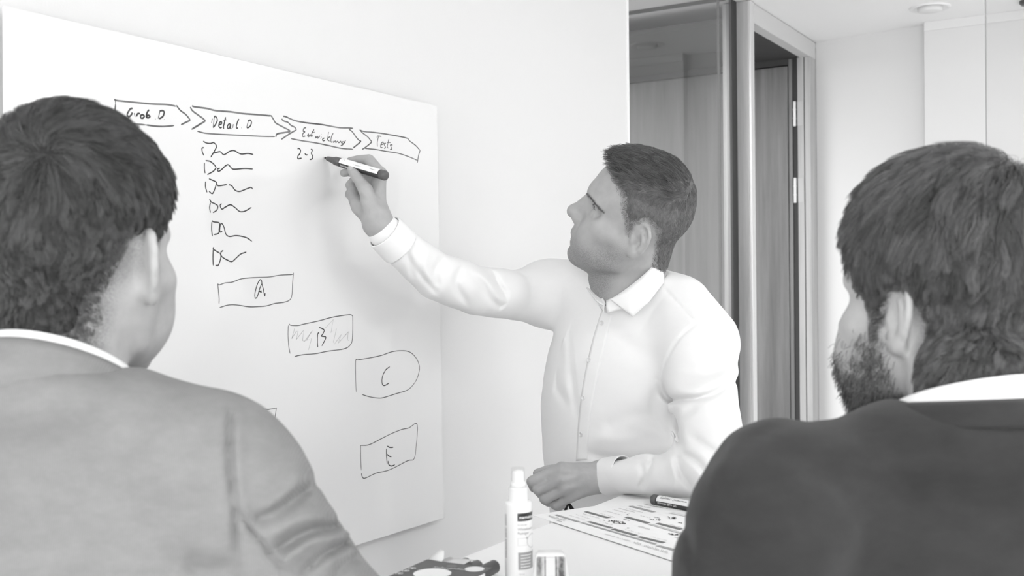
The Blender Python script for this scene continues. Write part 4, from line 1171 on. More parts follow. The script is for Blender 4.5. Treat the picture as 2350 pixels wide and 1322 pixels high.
# cuffs
for pts, rr, k in (([RA[4] * 0.35 + RA[5] * 0.65, RA[5] * 0.86 + RA[6] * 0.14], [0.0345, 0.0325], 'cuff'), ([LF[2] * 0.18 + LF[3] * 0.82 + (LF[2] - LF[3]) * 0.0, LF[3] * 0.98 + K(1382, 1094, 1.862) * 0.02], [0.0318, 0.0312], 'cuff')):
    s = Sdf(); wf = Framed(s, WORLD, (0, 0, 0)); a, b = np.array(pts[0]), np.array(pts[1]); ax = (b - a) / np.linalg.norm(b - a)
    if rr[0] > 0.033: a = a - ax * 0.022
    else: a = a - ax * 0.030
    L_ = np.linalg.norm(b - a)

    def cuff(p, a=a, ax=ax, L_=L_, rr=rr):
        q = p - a; t = q @ ax; rad = np.linalg.norm(q - t[:, None] * ax, axis=1); ra = rr[0] + (rr[1] - rr[0]) * np.clip(t / L_, 0, 1)
        return np.maximum(np.maximum(np.abs(rad - ra) - 0.0012, np.abs(t - L_ / 2) - L_ / 2), -1)
    s.add(cuff, np.minimum(a, b) - 0.05, np.maximum(a, b) + 0.05, 0.001)
    sdf_obj(k, s, np.minimum(a, b) - 0.05, np.maximum(a, b) + 0.05, 0.0012, SHIRT, shirtA, baseA, None, 1)
# collar: near leaf round the back to the far leaf
collar_strip('collar', [K(1403, 686, 1.915), K(1436, 664, 1.900), K(1478, 630, 1.900), K(1513, 594, 1.945), K(1510, 598, 2.02), K(1455, 612, 2.06), K(1392, 640, 2.05), K(1372, 664, 1.995), K(1388, 702, 1.935)],
             [K(1403, 688, 1.912), K(1452, 727, 1.885), K(1488, 694, 1.878), K(1522, 650, 1.925), K(1530, 640, 2.04), K(1450, 640, 2.10), K(1350, 640, 2.08), K(1346, 660, 2.00), K(1368, 690, 1.950)], 0.0022, SHIRT, shirtA, baseA, 8, 6, 0.002, True)
collar_strip('collar_stand', [K(1392, 690, 1.925), K(1436, 668, 1.908), K(1478, 634, 1.908), K(1510, 600, 1.955), K(1504, 606, 2.02), K(1452, 618, 2.05), K(1396, 644, 2.04), K(1378, 664, 1.99), K(1389, 696, 1.935)],
             [K(1394, 718, 1.915), K(1440, 706, 1.905), K(1482, 680, 1.905), K(1515, 650, 1.95), K(1512, 640, 2.03), K(1450, 650, 2.07), K(1390, 670, 2.05), K(1372, 690, 1.99), K(1386, 718, 1.93)], 0.0022, SHIRT, shirtA, baseA, 8, 4, 0.002)
shoe_and_legs(manA, baseA, (tor_c[0], tor_c[1]), (TF[0], TF[1]), 0.86, BLK, SHOE)

# hair: cropped sides, brushed-up top
HAIRC = mat('dark_hair_base', 0.075, 0.7, 0.2, bump=0.6, bscale=500)
HAIRS = hair_mat('dark_hair_strand', 0.018, 0.30)
HAIRT = hair_mat('cropped_hair_strand', 0.06, 0.20)
topness = lambda p: np.clip((p[:, 2] - 0.072 + 0.12 * np.clip(-p[:, 1] - 0.02, 0, 1)) / 0.022, 0, 1) * np.clip((p[:, 1] + 0.075) / 0.04, 0, 1)
topA = lambda p: 0.0026 + 0.0120 * topness(p) * (0.55 + 0.8 * np.clip((p[:, 1] - 0.0) / 0.09, 0, 1))


def flowA(p):
    t = topness(p)[:, None]
    side = np.stack([0 * p[:, 0], -0.25 + 0 * p[:, 1], -1 + 0 * p[:, 2]], 1)
    top = np.stack([p[:, 0] * 2, 1.0 + 0 * p[:, 1], 0.35 + 0 * p[:, 2]], 1)
    return side * (1 - t) + top * t


head_hair(manA, baseA, frA, polyA, topA, mat('scalp_crop', 0.17, 0.8, 0.1, bump=0.5, bscale=700, vary=0.25, vscale=60), HAIRS, 20000, lambda p: 0.0055 + 0.014 * topness(p), flowA, lambda p: 0.2 + 0.5 * topness(p) * np.clip(p[:, 1] / 0.07, 0, 1), 0.00022, 5, (1.0, 0.86, 0.97), np.random.RandomState(3), locks=2600, clump=0.6, rough=0.22, neck=(frA.l(K(1443, 672, 1.99)), 0.047, 0.051, 0.025), fade=0.008, tone=lambda p: 0.62 * (1 - topness(p)))
# eyebrows and lashes, combed outwards
n = 230; rg = np.random.RandomState(5)
fsd = Sdf(); ff = Framed(fsd, WORLD, (0, 0, 0)); head_skull(ff, 1.0, 0.86, 0.97); head_features(ff)
for sx in (-1, 1):
    u = rg.rand(n); ph = R(13) + R(44) * u; z = 0.0245 + 0.0048 * np.sin(u * 2.6) - 0.0035 * u + 0.0018 * rg.randn(n) * (1.15 - 0.7 * u)
    rd = np.stack([sx * np.sin(ph), np.cos(ph), 0 * ph], 1); q = np.array([0, 0.022, 0]) + rd * 0.10; q[:, 2] = z
    for _ in range(22): q = q - rd * np.clip(fsd(q), -0.01, 0.01)[:, None] * 0.8
    tan = np.stack([sx * np.cos(ph), -np.sin(ph), 0.12 - 0.35 * u], 1) + rg.randn(n, 3) * 0.14
    pts = np.stack([q, q + tan * 0.0028 + rd * 0.0007, q + tan * 0.0056 + rd * 0.0004], 1)
    strands('eyebrow', toW(frA.w(pts.reshape(-1, 3))).reshape(n, 3, 3), np.full((n, 3), 0.00013), HAIRT, bodyA, baseA)
    n2 = 44; t = np.linspace(-1, 1, n2); x = t * 0.0118; rr_ = np.sqrt(0.0137 ** 2 - x * x)
    q = np.stack([sx * 0.0318 + x, 0.0670 + rr_ - 0.0002, 0.0131 + 0.0030 * (1 - t * t)], 1); dr = np.stack([x * 0.15, rr_ * 0.22, np.full(n2, -0.0003)], 1) + rg.randn(n2, 3) * 0.0004
    pts = np.stack([q, q + dr * 0.6, q + dr + (0, 0, 0.0006)], 1)
    strands('eyelashes', toW(frA.w(pts.reshape(-1, 3))).reshape(n2, 3, 3), np.full((n2, 3), 0.00013), HAIRS, bodyA, baseA)
# thumb nail
h = surfA.hit(805, 385)
if h is not None:
    nv = h[1]; ln = toW(K(807, 389, 1.872)) - toW(K(820, 408, 1.856)); ln -= nv * (ln @ nv); ln /= np.linalg.norm(ln); wn = np.cross(nv, ln); vs, fs = [], []
    for i in range(9):
        for j in range(9):
            a, b = -1 + i / 4, -1 + j / 4; r_ = max(abs(a), abs(b)) / (math.hypot(a, b) + 1e-9) if (a or b) else 1; a2, b2 = a * (0.55 + 0.45 * r_), b * (0.55 + 0.45 * r_)
            vs.append(h[0] - baseA + ln * (a2 * 0.0058 - 0.0005) + wn * b2 * 0.0046 + nv * (0.0007 - 0.0024 * b2 * b2 - 0.0006 * max(0, a2) ** 2))
    fs = [(i * 9 + j, i * 9 + j + 1, i * 9 + j + 10, i * 9 + j + 9) for i in range(8) for j in range(8)]
    nl = mesh_obj('thumbnail', vs, fs, mat('nail', 0.50, 0.25), bodyA, True)

# marker in his hand
def marker(name, tip, back, label, parent_mat=None, group=None, up=(0, 0, 1), cap=False):
    """Whiteboard marker with its nib at `tip`; local z runs from nib to back end."""
    L_ = np.linalg.norm(np.array(back) - np.array(tip)); Z = (np.array(back) - np.array(tip)) / L_
    t = empty(name, tip, label, 'marker', group)
    X = np.cross(up, Z); X /= np.linalg.norm(X); Y = np.cross(Z, X)
    t.matrix_world = Matrix(((X[0], Y[0], Z[0], tip[0]), (X[1], Y[1], Z[1], tip[1]), (X[2], Y[2], Z[2], tip[2]), (0, 0, 0, 1)))
    bk = mat('black_marker_plastic', 0.045, 0.35); gy = mat('dark_marker_grip', 0.10, 0.4)
    r = 0.0082
    if not cap:
        v, f = lathe([(0.0008, 0.0), (0.0018, 0.001), (0.0024, 0.006), (0.0026, 0.009)], 20); mesh_obj('nib', v, f, mat('felt_nib', 0.03, 0.9), t, True)
        v, f = lathe([(0.0034, 0.006), (0.0040, 0.008), (0.0062, 0.024), (0.0066, 0.026), (0.0076, 0.027), (0.0078, 0.042)], 32); mesh_obj('grip', v, f, gy, t, True)
        z0 = 0.041
    else:
        v, f = lathe([(0.0001, -0.001), (0.006, -0.001), (0.0088, 0.001), (0.0092, 0.004), (0.0088, 0.044), (0.0086, 0.046)], 32); mesh_obj('cap', v, f, bk, t, True)
        z0 = 0.045
    v, f = lathe([(r, z0), (r, L_ - 0.012), (r * 0.985, L_ - 0.0115)], 40); mesh_obj('barrel', v, f, bk, t, True)
    v, f = lathe([(r * 1.02, L_ - 0.012), (r * 1.03, L_ - 0.003), (r * 0.85, L_ - 0.0005), (r * 0.3, L_)], 32); mesh_obj('end_plug', v, f, gy, t, True)
    # wrapped label on one half of the barrel
    n, vs, fs = 18, [], []
    for j, zz in enumerate((z0 + 0.0015, L_ - 0.0145)):
        for i in range(n + 1):
            a = R(-12 + 165 * i / n); vs.append((r * 1.012 * math.cos(a), r * 1.012 * math.sin(a), zz))
    fs = [(i, i + 1, n + 2 + i, n + 1 + i) for i in range(n)]
    lb = mesh_obj('label', vs, fs, mat('white_label', 0.86, 0.4), t, True)
    return t, lb, r * 1.02, z0, L_


def wrap(name, verts, faces, r, a0, z0, m, parent, flip=1):
    """Flat print bent round a barrel: u along the axis, v round it."""
    if len(verts) == 0: return None
    u, w = verts[:, 0], verts[:, 1]; a = a0 + w / r
    return mesh_obj(name, np.stack([r * np.cos(a), r * np.sin(a), z0 + flip * u], 1), faces, m, parent)


tipA = on(745, 362, 0, BT + 0.0004); backA = P(887, 404, 1.832)
mk, lb, rr, z0, L_ = marker('whiteboard_marker', tipA, backA, 'black whiteboard marker held in the hand of the man at the board')
PRT = mat('black_print', 0.04, 0.5); PRW = mat('pale_print', 0.7, 0.5)


def wrap_s(name, verts, faces, r, a0, z0, m, parent, sgn, flip=1):
    a = a0 + sgn * verts[:, 1] / r
    return mesh_obj(name, np.stack([r * np.cos(a), r * np.sin(a), z0 + flip * verts[:, 0]], 1), faces, m, parent)


def finish_marker(t, r, z0, L_, top, low, flip, barcode=False, small=None):
    """Roll the marker so the label lies on its upper side, then print it; flip=-1 reads from the other end."""
    inv = t.matrix_world.inverted(); o = inv @ Vector(EYE); fa = math.atan2(o[1], o[0])
    upv = inv.to_3x3() @ Vector((0, 0, 1)); ua = math.atan2(upv[1], upv[0]); sg = 1 if math.sin(ua - fa) > 0 else -1
    # the label spans local angles -12..153 degrees
    face = R(-2) if sg > 0 else R(143)
    t.matrix_world = t.matrix_world @ Matrix.Rotation(fa - face, 4, 'Z')
    st = z0 + 0.004 if flip > 0 else L_ - 0.016
    rd = sg * flip
    def put(nm, txt, size, ang, off, m, bold=0.0):
        v, f = text_mesh(txt, size, bold)
        if len(v): wrap_s(nm, v, f, r, face + sg * ang, st + flip * off, m, t, rd, flip)
    put('lettering', low, 0.0046, R(-46) if rd * sg > 0 else R(-20), 0.001, PRW, 0.0001)
    if barcode:
        vs, fs = [], []; g = np.random.RandomState(2); z = z0 + 0.034
        for i in range(18):
            w = 0.0004 + 0.0006 * g.rand(); b = len(vs)
            for (aa, zz) in ((0.42, z), (1.0, z), (1.0, z + w), (0.42, z + w)): vs.append((r * math.cos(face + sg * aa), r * math.sin(face + sg * aa), zz))
            fs.append((b, b + 1, b + 2, b + 3)); z += w + 0.0004 + 0.0006 * g.rand()
        mesh_obj('barcode', vs, fs, PRT, t)['kind'] = 'stuff'
        put('lettering', '4 004675 006', 0.0022, R(12), 0.034, PRT)
        put('lettering', 'whiteboard', 0.0028, R(24), 0.068, PRT)
        v = np.array([(0, 0, 0), (0.006, 0.0022, 0), (0, 0.0044, 0)]); wrap_s('printed_logo', v, [(0, 1, 2)], r, face + sg * 0.5, z0 + 0.006, PRT, t, sg)
    else:
        put('lettering', top, 0.0042, R(18) if rd * sg > 0 else R(42), 0.004, PRT, 0.00008)
        for k in range(2): put('lettering', small, 0.0024, R(58 + 24 * k), 0.004, mat('grey_label_print', 0.33, 0.5))
        an = np.linspace(0, 2 * math.pi, 21)[:-1]; vs = np.array([(0.0042 * k * math.cos(q), 0.0042 * k * math.sin(q), 0) for k in (1, 0.86) for q in an])
        wrap_s('printed_emblem', vs, [(i, (i + 1) % 20, 20 + (i + 1) % 20, 20 + i) for i in range(20)], r, face + sg * R(52), (L_ - 0.026) if flip < 0 else z0 + 0.02, mat('grey_label_print', 0.33, 0.5), t, sg)


finish_marker(mk, rr, z0, L_, '', 'Schneider   Maxx 290', 1, True)

# ------------------------------------------------------------------ the man at the left, seen from behind (light jacket)
JL = fabric('light_grey_jersey', 0.255, 0.9, 0.35, 1400, 0.10, rib=170, sheen=0.1)
JR = fabric('charcoal_wool', 0.038, 0.95, 0.5, 1500, 0.14, sheen=0.15)
SHIRT2 = fabric('white_shirt_collar', 0.92, 0.7, 0.03, 1500, 0.01)
HAIR_B = mat('brown_hair_base', 0.03, 0.75, 0.2, bump=0.7, bscale=260, vary=0.3, vscale=40)
STR_B = hair_mat('brown_hair_strand', 0.014, 0.145, 0.42)
HAIR_R = mat('light_brown_hair_base', 0.035, 0.75, 0.2, bump=0.7, bscale=240, vary=0.3, vscale=40)
STR_R = hair_mat('light_brown_hair_strand', 0.02, 0.20, 0.42)
SKIN2 = skin_mat('skin_fair', 0.44)
TROU = mat('charcoal_trousers', 0.05, 0.9, 0.1, bump=0.3, bscale=700)

ncB = K(140, 790, 1.0)
baseB = toW((ncB[0], ncB[1], 0.0))
manB = empty('person', baseB, 'man with short brown hair in a light grey jacket, seen from behind at the left', 'person')
HB_ = rot3(R(-8), R(3), R(3)); tB = K(172, 612, 1.03)
yb = R(-12); FB = np.array([-math.sin(yb), math.cos(yb), 0.0]); RB = np.array([FB[1], -FB[0], 0.0]); MB = np.stack([RB, FB, KZ], 1)
zB = lambda py, d=1.02: K(100, py, d)[2]
torB = np.array([ncB[0], ncB[1] + 0.01, 0.0])
RAB = [K(478, 1072, 0.97), K(542, 1152, 0.96), K(625, 1272, 0.97), K(765, 1470, 1.02)]
rf = np.array([RAB[3], RAB[3] + np.array([0.02, 0.03, -0.24]), RAB[3] + np.array([0.022, 0.035, -0.285])])
s = Sdf(); frB = Framed(s, HB_, tB, 1.062); SKB = (0.95, 0.98, 0.90); head_skull(frB, *SKB); head_features(frB); head_ears(frB, 1.0, flare=38)
wf = Framed(s, WORLD, (0, 0, 0))
wf.chain([frB.w((0, -0.021, -0.038)), ncB + (0, 0, 0.01), ncB + (0, 0.0, -0.06)], [0.051, 0.053, 0.055], 0.02)
wf.chain([ncB + (0, 0, -0.07), ncB + (-0.16, 0.03, -0.15)], [0.04, 0.03], 0.03); wf.chain([ncB + (0, 0, -0.07), RAB[0]], [0.04, 0.035], 0.03)
wf.chain(RAB, [0.035, 0.035, 0.033, 0.03], 0.02); wf.chain(rf, [0.03, 0.025, 0.024], 0.02)
tf = Framed(s, MB, torB); tf.ell((0, 0.0, ncB[2] - 0.30), (0.14, 0.085, 0.25), 0.06)


def open_hand(wf, a, fdir, side, down=(0, 0, -1)):
    """A relaxed hand lying flat: five fingers from the palm at a."""
    f = np.array(fdir, float); f /= np.linalg.norm(f); sd = np.array(side, float)
    for i, (w, l) in enumerate(((0.030, 0.072), (0.010, 0.082), (-0.011, 0.076), (-0.031, 0.060))):
        m = a + f * (0.078 - 0.006 * abs(i - 1)) + sd * w
        wf.chain([a, (a + m) / 2 + (0, 0, 0.003), m + (0, 0, 0.004)], [0.021, 0.016, 0.0115], 0.012)
        wf.chain([m + (0, 0, 0.004), m + f * l * 0.5 + sd * w * 0.15 + (0, 0, 0.003), m + f * l + sd * w * 0.22 + (0, 0, -0.006)], [0.0105, 0.0092, 0.0075], 0.005)
    wf.chain([a + sd * 0.012, a + f * 0.03 + sd * 0.038, a + f * 0.062 + sd * 0.058, a + f * 0.088 + sd * 0.062], [0.017, 0.014, 0.0105, 0.0088], 0.01)


open_hand(wf, rf[2], (0.02, 0.10, -0.99), (0.1, 0.99, 0.1))
polyB = [(0.095, 0.075), (0.066, 0.060), (0.050, 0.044), (0.036, 0.034), (0.020, 0.022), (0.012, 0.004), (0.004, 0.002), (0.002, 0.028), (-0.012, 0.036), (-0.026, 0.026), (-0.032, 0.000), (-0.042, -0.034), (-0.060, -0.066), (-0.16, -0.072), (-0.16, 0.22), (0.16, 0.22), (0.125, 0.13)]


def nape(l, poly, e=0.022):
    """Cropped hair fading into the skin below the hairline."""
    return 0.75 * np.clip(1 - poly_sdf2(l[:, 1:3], poly) / e, 0, 1) * (l[:, 1] < 0.03) * (np.linalg.norm(l, axis=1) < 0.2) * (np.abs(l[:, 0]) < 0.074)


sidesB = lambda l: nape(l, polyB)
bodyB, vB, qB = sdf_obj('body', s, (-0.85, 0.75, H - 0.95), (0.15, 1.55, H + 0.2), 0.0026, SKIN2, manB, baseB, skin_attrs(frB, 0.12, sidesB), 1)
eyes(frB, manB, baseB)


def ring(c, M, rx, ry, z, tilt, a0, a1, n=14):
    """Points of a tilted oval round the neck, from angle a0 to a1 (0 = the person's front)."""
    out = []
    for a in np.linspace(R(a0), R(a1), n):
        x, y = rx * math.sin(a), ry * math.cos(a)
        out.append(c + M @ np.array([x, y, 0]) + np.array([0, 0, z - tilt * y]))
    return out


def jacket(nc, M, tor, zsh, armR, radR, armL, radL, folds, nf, hem, zc=0.30, shw=0.165, amp=0.0012, back=0.0, slope=0.0, yoke=(-0.066, 0.30)):
    s = Sdf(); wf = Framed(s, WORLD, (0, 0, 0)); tf = Framed(s, M, tor)
    tf.ell((0, 0.005, zsh - 0.195), (0.186, 0.105, 0.150), 0.05)
    tf.ell((0, 0.0, zsh - 0.30), (0.186, 0.122, 0.22), 0.08)
    tf.ell((0, 0.01, zsh - 0.52), (0.178, 0.118, 0.22), 0.10)
    for sg, arm in ((1, armR), (-1, armL)):
        tf.chain([(0, -0.012, zsh - 0.085), (sg * 0.07, -0.005, zsh - 0.083), (sg * shw, 0.0, zsh - 0.108 - slope)], [0.060, 0.054, 0.050], 0.06)
    wf.chain(ring(nc + (0, -0.002, 0), M, 0.080, 0.078, yoke[0], yoke[1], 75, 285, 15), 0.028, 0.03)
    wf.chain(armR, radR, 0.04); wf.chain(armL, radL, 0.04)
    # collar opening
    wf.chain([nc + (0, 0.0, 0.09), nc + (0, 0.0, -0.04)], [0.068, 0.062], 0.012, 's')
    s.add(fold_fn(folds, lambda p: nf(p)), tor + (-0.5, -0.5, hem - 0.1), tor + (0.7, 0.6, H + 0.2), 0.01, 'd')
    s.add(lambda p: amp * vnoise(p, 26, 8) + amp * 0.5 * vnoise(p, 60, 9), tor + (-0.6, -0.6, hem - 0.1), tor + (0.8, 0.8, H + 0.2), 0.01, 'd')
    s.add(lambda p: hem - p[:, 2], tor + (-0.6, -0.6, hem - 0.2), tor + (0.6, 0.6, hem + 0.1), 0.006, 'i')
    return s


LAB = [torB + M_ for M_ in ((MB @ np.array([-0.205, 0.0, 0])) + np.array([0, 0, ncB[2] - 0.15]), (MB @ np.array([-0.245, 0.03, 0])) + np.array([0, 0, ncB[2] - 0.27]), (MB @ np.array([-0.255, 0.09, 0])) + np.array([0, 0, ncB[2] - 0.38]))]
lfB = [LAB[2], LAB[2] + np.array([0.03, 0.06, -0.21])]
foldsB = [
    ([(530, 930), (527, 1000), (530, 1090), (538, 1170), (540, 1330)], 9, 0.0045), ([(548, 960), (545, 1060), (556, 1170)], 14, -0.002),
    ([(540, 1172), (600, 1245), (665, 1330)], 6, 0.004), ([(552, 1170), (612, 1240), (690, 1330)], 6, -0.002),
    ([(575, 1200), (640, 1168), (722, 1112)], 15, 0.006), ([(600, 1180), (660, 1130), (700, 1080)], 16, -0.004), ([(622, 1270), (700, 1225), (790, 1210)], 14, 0.006),
    ([(640, 1300), (720, 1240), (805, 1228)], 13, -0.005), ([(690, 1320), (750, 1268), (815, 1238)], 11, 0.006), 
    ([(610, 1235), (690, 1190), (755, 1180)], 15, -0.004), ([(760, 1330), (800, 1290), (838, 1275)], 12, 0.004),
    ([(420, 1290), (480, 1310), (540, 1300)], 30, 0.004), ([(100, 900), (300, 950), (480, 960)], 60, -0.002),
]
foldsB = [(a, w, c * 1.7) for a, w, c in foldsB]
zshB = ncB[2] - 0.004
sJ = jacket(ncB, MB, torB, zshB, RAB, [0.062, 0.065, 0.066, 0.062], LAB, [0.064, 0.062, 0.056], foldsB, lambda p: 1.0, H - 0.62, slope=0.002)
wj = Framed(sJ, WORLD, (0, 0, 0)); wj.chain(rf[:2], [0.06, 0.041], 0.03); wj.chain(lfB, [0.056, 0.042], 0.03)
jacB, vJ, qJ = sdf_obj('jacket', sJ, (-0.95, 0.70, H - 0.66), (0.2, 1.55, H + 0.12), 0.0033, JL, manB, baseB, None, 1, 2.0)


ccB = ncB + (0, -0.002, 0)
collar_strip('shirt_collar', ring(ccB, MB, 0.0675, 0.0660, -0.020, 0.55, 25, 335, 22), ring(ccB, MB, 0.0760, 0.0750, -0.075, 0.45, 25, 335, 22), 0.003, SHIRT2, manB, baseB, 4, 5, 0.001)
collar_strip('jacket_collar', ring(ccB, MB, 0.0735, 0.0720, -0.030, 0.55, 48, 312, 22), ring(ccB, MB, 0.0960, 0.1000, -0.066, 0.36, 48, 312, 22), 0.0042, JL, jacB, baseB, 4, 6, 0.002)
shoe_and_legs(manB, baseB, (torB[0], torB[1]), (FB[0], FB[1]), 0.85, TROU, SHOE)
whorlB = np.array([0.020, -0.083, 0.092])
thB = lambda p: 0.0035 + 0.0135 * np.clip((p[:, 2] - 0.045) / 0.08, 0, 1) + 0.010 * np.clip((p[:, 1] - 0.02) / 0.07, 0, 1) * np.clip((p[:, 2] - 0.05) / 0.04, 0, 1)


def flowB(p):
    d = p - whorlB; sp = np.cross(d, whorlB / np.linalg.norm(whorlB)); top = d + 0.45 * sp
    dn = np.stack([0 * p[:, 0], 0.1 * np.sign(p[:, 1]), -1 + 0 * p[:, 2]], 1); t = np.clip((p[:, 2] - 0.02) / 0.06, 0, 1)[:, None]
    return top / (np.linalg.norm(top, axis=1)[:, None] + 1e-6) * t + dn * (1 - t)


head_hair(manB, baseB, frB, polyB, thB, HAIR_B, STR_B, 60000, lambda p: 0.007 + 0.022 * np.clip((p[:, 2] - 0.01) / 0.09, 0, 1), flowB,
          lambda p: 0.05 + 0.25 * np.clip((p[:, 1] - 0.03) / 0.06, 0, 1), 0.00019, 6, SKB, np.random.RandomState(8), curl=0.24, locks=2200, clump=0.7, rough=0.17, neck=(frB.l(ncB + (0, 0, 0.01)), 0.048, 0.050, 0.02), fade=0.014)

# ------------------------------------------------------------------ the man at the right, seen from behind (charcoal jacket)
ncR = K(2235, 925, 0.975)
baseR = toW((ncR[0], ncR[1], 0.0))
manR = empty('person', baseR, 'bearded man in a charcoal jacket, seen from behind at the right', 'person')
HR_ = rot3(R(31), R(4), R(-1)); tR = K(2162, 725, 1.05)
yr = R(14); FR = np.array([-math.sin(yr), math.cos(yr), 0.0]); RR = np.array([FR[1], -FR[0], 0.0]); MR = np.stack([RR, FR, KZ], 1)
torR = np.array([ncR[0], ncR[1] + 0.01, 0.0])
LAR = [K(1785, 1142, 0.93), K(1762, 1205, 0.90), K(1722, 1312, 0.905), K(1690, 1440, 0.96)]
lfR = [LAR[3], LAR[3] + np.array([0.02, -0.06, -0.235]), LAR[3] + np.array([0.022, -0.065, -0.28])]
RAR = [torR + (MR @ np.array(q)) for q in ((0.205, 0.0, ncR[2] - 0.15), (0.245, 0.03, ncR[2] - 0.27), (0.25, 0.09, ncR[2] - 0.38))]
rfR = [RAR[2], RAR[2] + np.array([-0.01, 0.04, -0.22]), RAR[2] + np.array([-0.01, 0.05, -0.265])]
s = Sdf(); frR = Framed(s, HR_, tR, 1.0); head_skull(frR); head_features(frR); head_ears(frR, 1.03, flare=24)
wf = Framed(s, WORLD, (0, 0, 0))
wf.chain([frR.w((0, -0.021, -0.038)), ncR + (0, 0, 0.01), ncR + (0, 0.0, -0.06)], [0.052, 0.054, 0.055], 0.02)
wf.chain([ncR + (0, 0, -0.07), RAR[0]], [0.04, 0.035], 0.03); wf.chain([ncR + (0, 0, -0.07), LAR[0]], [0.04, 0.035], 0.03)
wf.chain(LAR, [0.035, 0.035, 0.033, 0.03], 0.02); wf.chain(lfR, [0.03, 0.025, 0.024], 0.02)
wf.chain(RAR + rfR[1:], [0.035, 0.035, 0.033, 0.026, 0.024], 0.02)
open_hand(wf, np.array(lfR[2]), (0, 0.10, -0.99), (0.1, 0.99, 0.1)); open_hand(wf, np.array(rfR[2]), (0, 0.10, -0.99), (-0.1, 0.99, 0.1))
tf = Framed(s, MR, torR); tf.ell((0, 0.0, ncR[2] - 0.30), (0.14, 0.085, 0.25), 0.06)
polyR = [(0.080, 0.084), (0.058, 0.068), (0.045, 0.046), (0.036, 0.026), (0.028, 0.006), (0.021, -0.022), (0.008, -0.024), (0.006, 0.016), (-0.010, 0.032), (-0.026, 0.024), (-0.032, -0.006), (-0.038, -0.044), (-0.050, -0.072), (-0.16, -0.082), (-0.16, 0.24), (0.18, 0.24), (0.120, 0.13)]
bodyR, vR, qR = sdf_obj('body', s, (-0.05, 0.72, H - 0.95), (0.85, 1.55, H + 0.2), 0.0026, SKIN2, manR, baseR, skin_attrs(frR, 0.95, lambda l: nape(l, polyR, 0.012)), 1)
eyes(frR, manR, baseR)
foldsR = [
    ([(1700, 990), (1640, 1080), (1605, 1180), (1585, 1322)], 16, -0.003), ([(1660, 1010), (1625, 1100), (1600, 1200)], 12, 0.002),
    ([(1880, 965), (1800, 975), (1730, 1000)], 16, 0.003), ([(1800, 1060), (2000, 1110), (2150, 1150)], 50, 0.005), ([(1850, 1030), (2000, 1060), (2200, 1080)], 50, -0.004),
    ([(1562, 1195), (1580, 1230), (1590, 1300)], 10, 0.004), ([(1550, 1270), (1590, 1310), (1640, 1330)], 14, -0.003),
    ([(2180, 1000), (2220, 1060), (2260, 1080)], 40, -0.003),
]
zshR = ncR[2] + 0.024
sJ = jacket(ncR, MR, torR, zshR, RAR, [0.064, 0.062, 0.056], LAR, [0.064, 0.066, 0.064, 0.060], foldsR, lambda p: 0.985, H - 0.62, shw=0.170, slope=-0.014, yoke=(-0.040, 0.10))
wj = Framed(sJ, WORLD, (0, 0, 0)); wj.chain(lfR[:2], [0.058, 0.041], 0.03); wj.chain(rfR[:2], [0.056, 0.041], 0.03)
jacR, vJ2, qJ2 = sdf_obj('jacket', sJ, (-0.05, 0.66, H - 0.66), (0.95, 1.55, H + 0.12), 0.0040, JR, manR, baseR, None, 1, 2.0)
ccR = ncR + (0, -0.002, 0)
collar_strip('shirt_collar', ring(ccR, MR, 0.0700, 0.0680, 0.0075, 0.35, 25, 335, 22), ring(ccR, MR, 0.0780, 0.0770, -0.050, 0.25, 25, 335, 22), 0.003, SHIRT2, manR, baseR, 4, 5, 0.001)
collar_strip('jacket_collar', ring(ccR, MR, 0.0770, 0.0750, 0.002, 0.12, 48, 312, 22), ring(ccR, MR, 0.0940, 0.0960, -0.020, 0.12, 48, 312, 22), 0.0042, JR, jacR, baseR, 4, 6, 0.002)
shoe_and_legs(manR, baseR, (torR[0], torR[1]), (FR[0], FR[1]), 0.85, TROU, SHOE)
whorlR = np.array([0.011, -0.050, 0.125])
thR = lambda p: (0.007 + 0.025 * np.clip((p[:, 2] - 0.03) / 0.09, 0, 1)) * (1 - 0.35 * np.clip((p[:, 1] - 0.02) / 0.05, 0, 1))


def flowR(p):
    d = p - whorlR; sp = np.cross(d, whorlR / np.linalg.norm(whorlR)); top = d - 0.25 * sp
    t = np.clip((p[:, 2] - 0.04) / 0.06, 0, 1)[:, None]
    dn = np.stack([0 * p[:, 0], 0.30 + 0 * p[:, 1], -1 + 0 * p[:, 2]], 1)
    return top / (np.linalg.norm(top, axis=1)[:, None] + 1e-6) * t + dn * (1 - t)


head_hair(manR, baseR, frR, polyR, thR, HAIR_R, STR_R, 60000, lambda p: (0.013 + 0.030 * np.clip((p[:, 2] - 0.01) / 0.09, 0, 1)) * (1 - 0.55 * np.clip((p[:, 1] - 0.025) / 0.05, 0, 1)), flowR,
          lambda p: 0.05 + 0.1 * np.clip((p[:, 1] - 0.03) / 0.06, 0, 1), 0.00021, 7, (1.0, 1.0, 1.0), np.random.RandomState(9), curl=0.22, locks=1900, clump=0.65, neck=(frR.l(ncR + (0, 0, 0.01)), 0.052, 0.054, 0.02), fade=0.007)
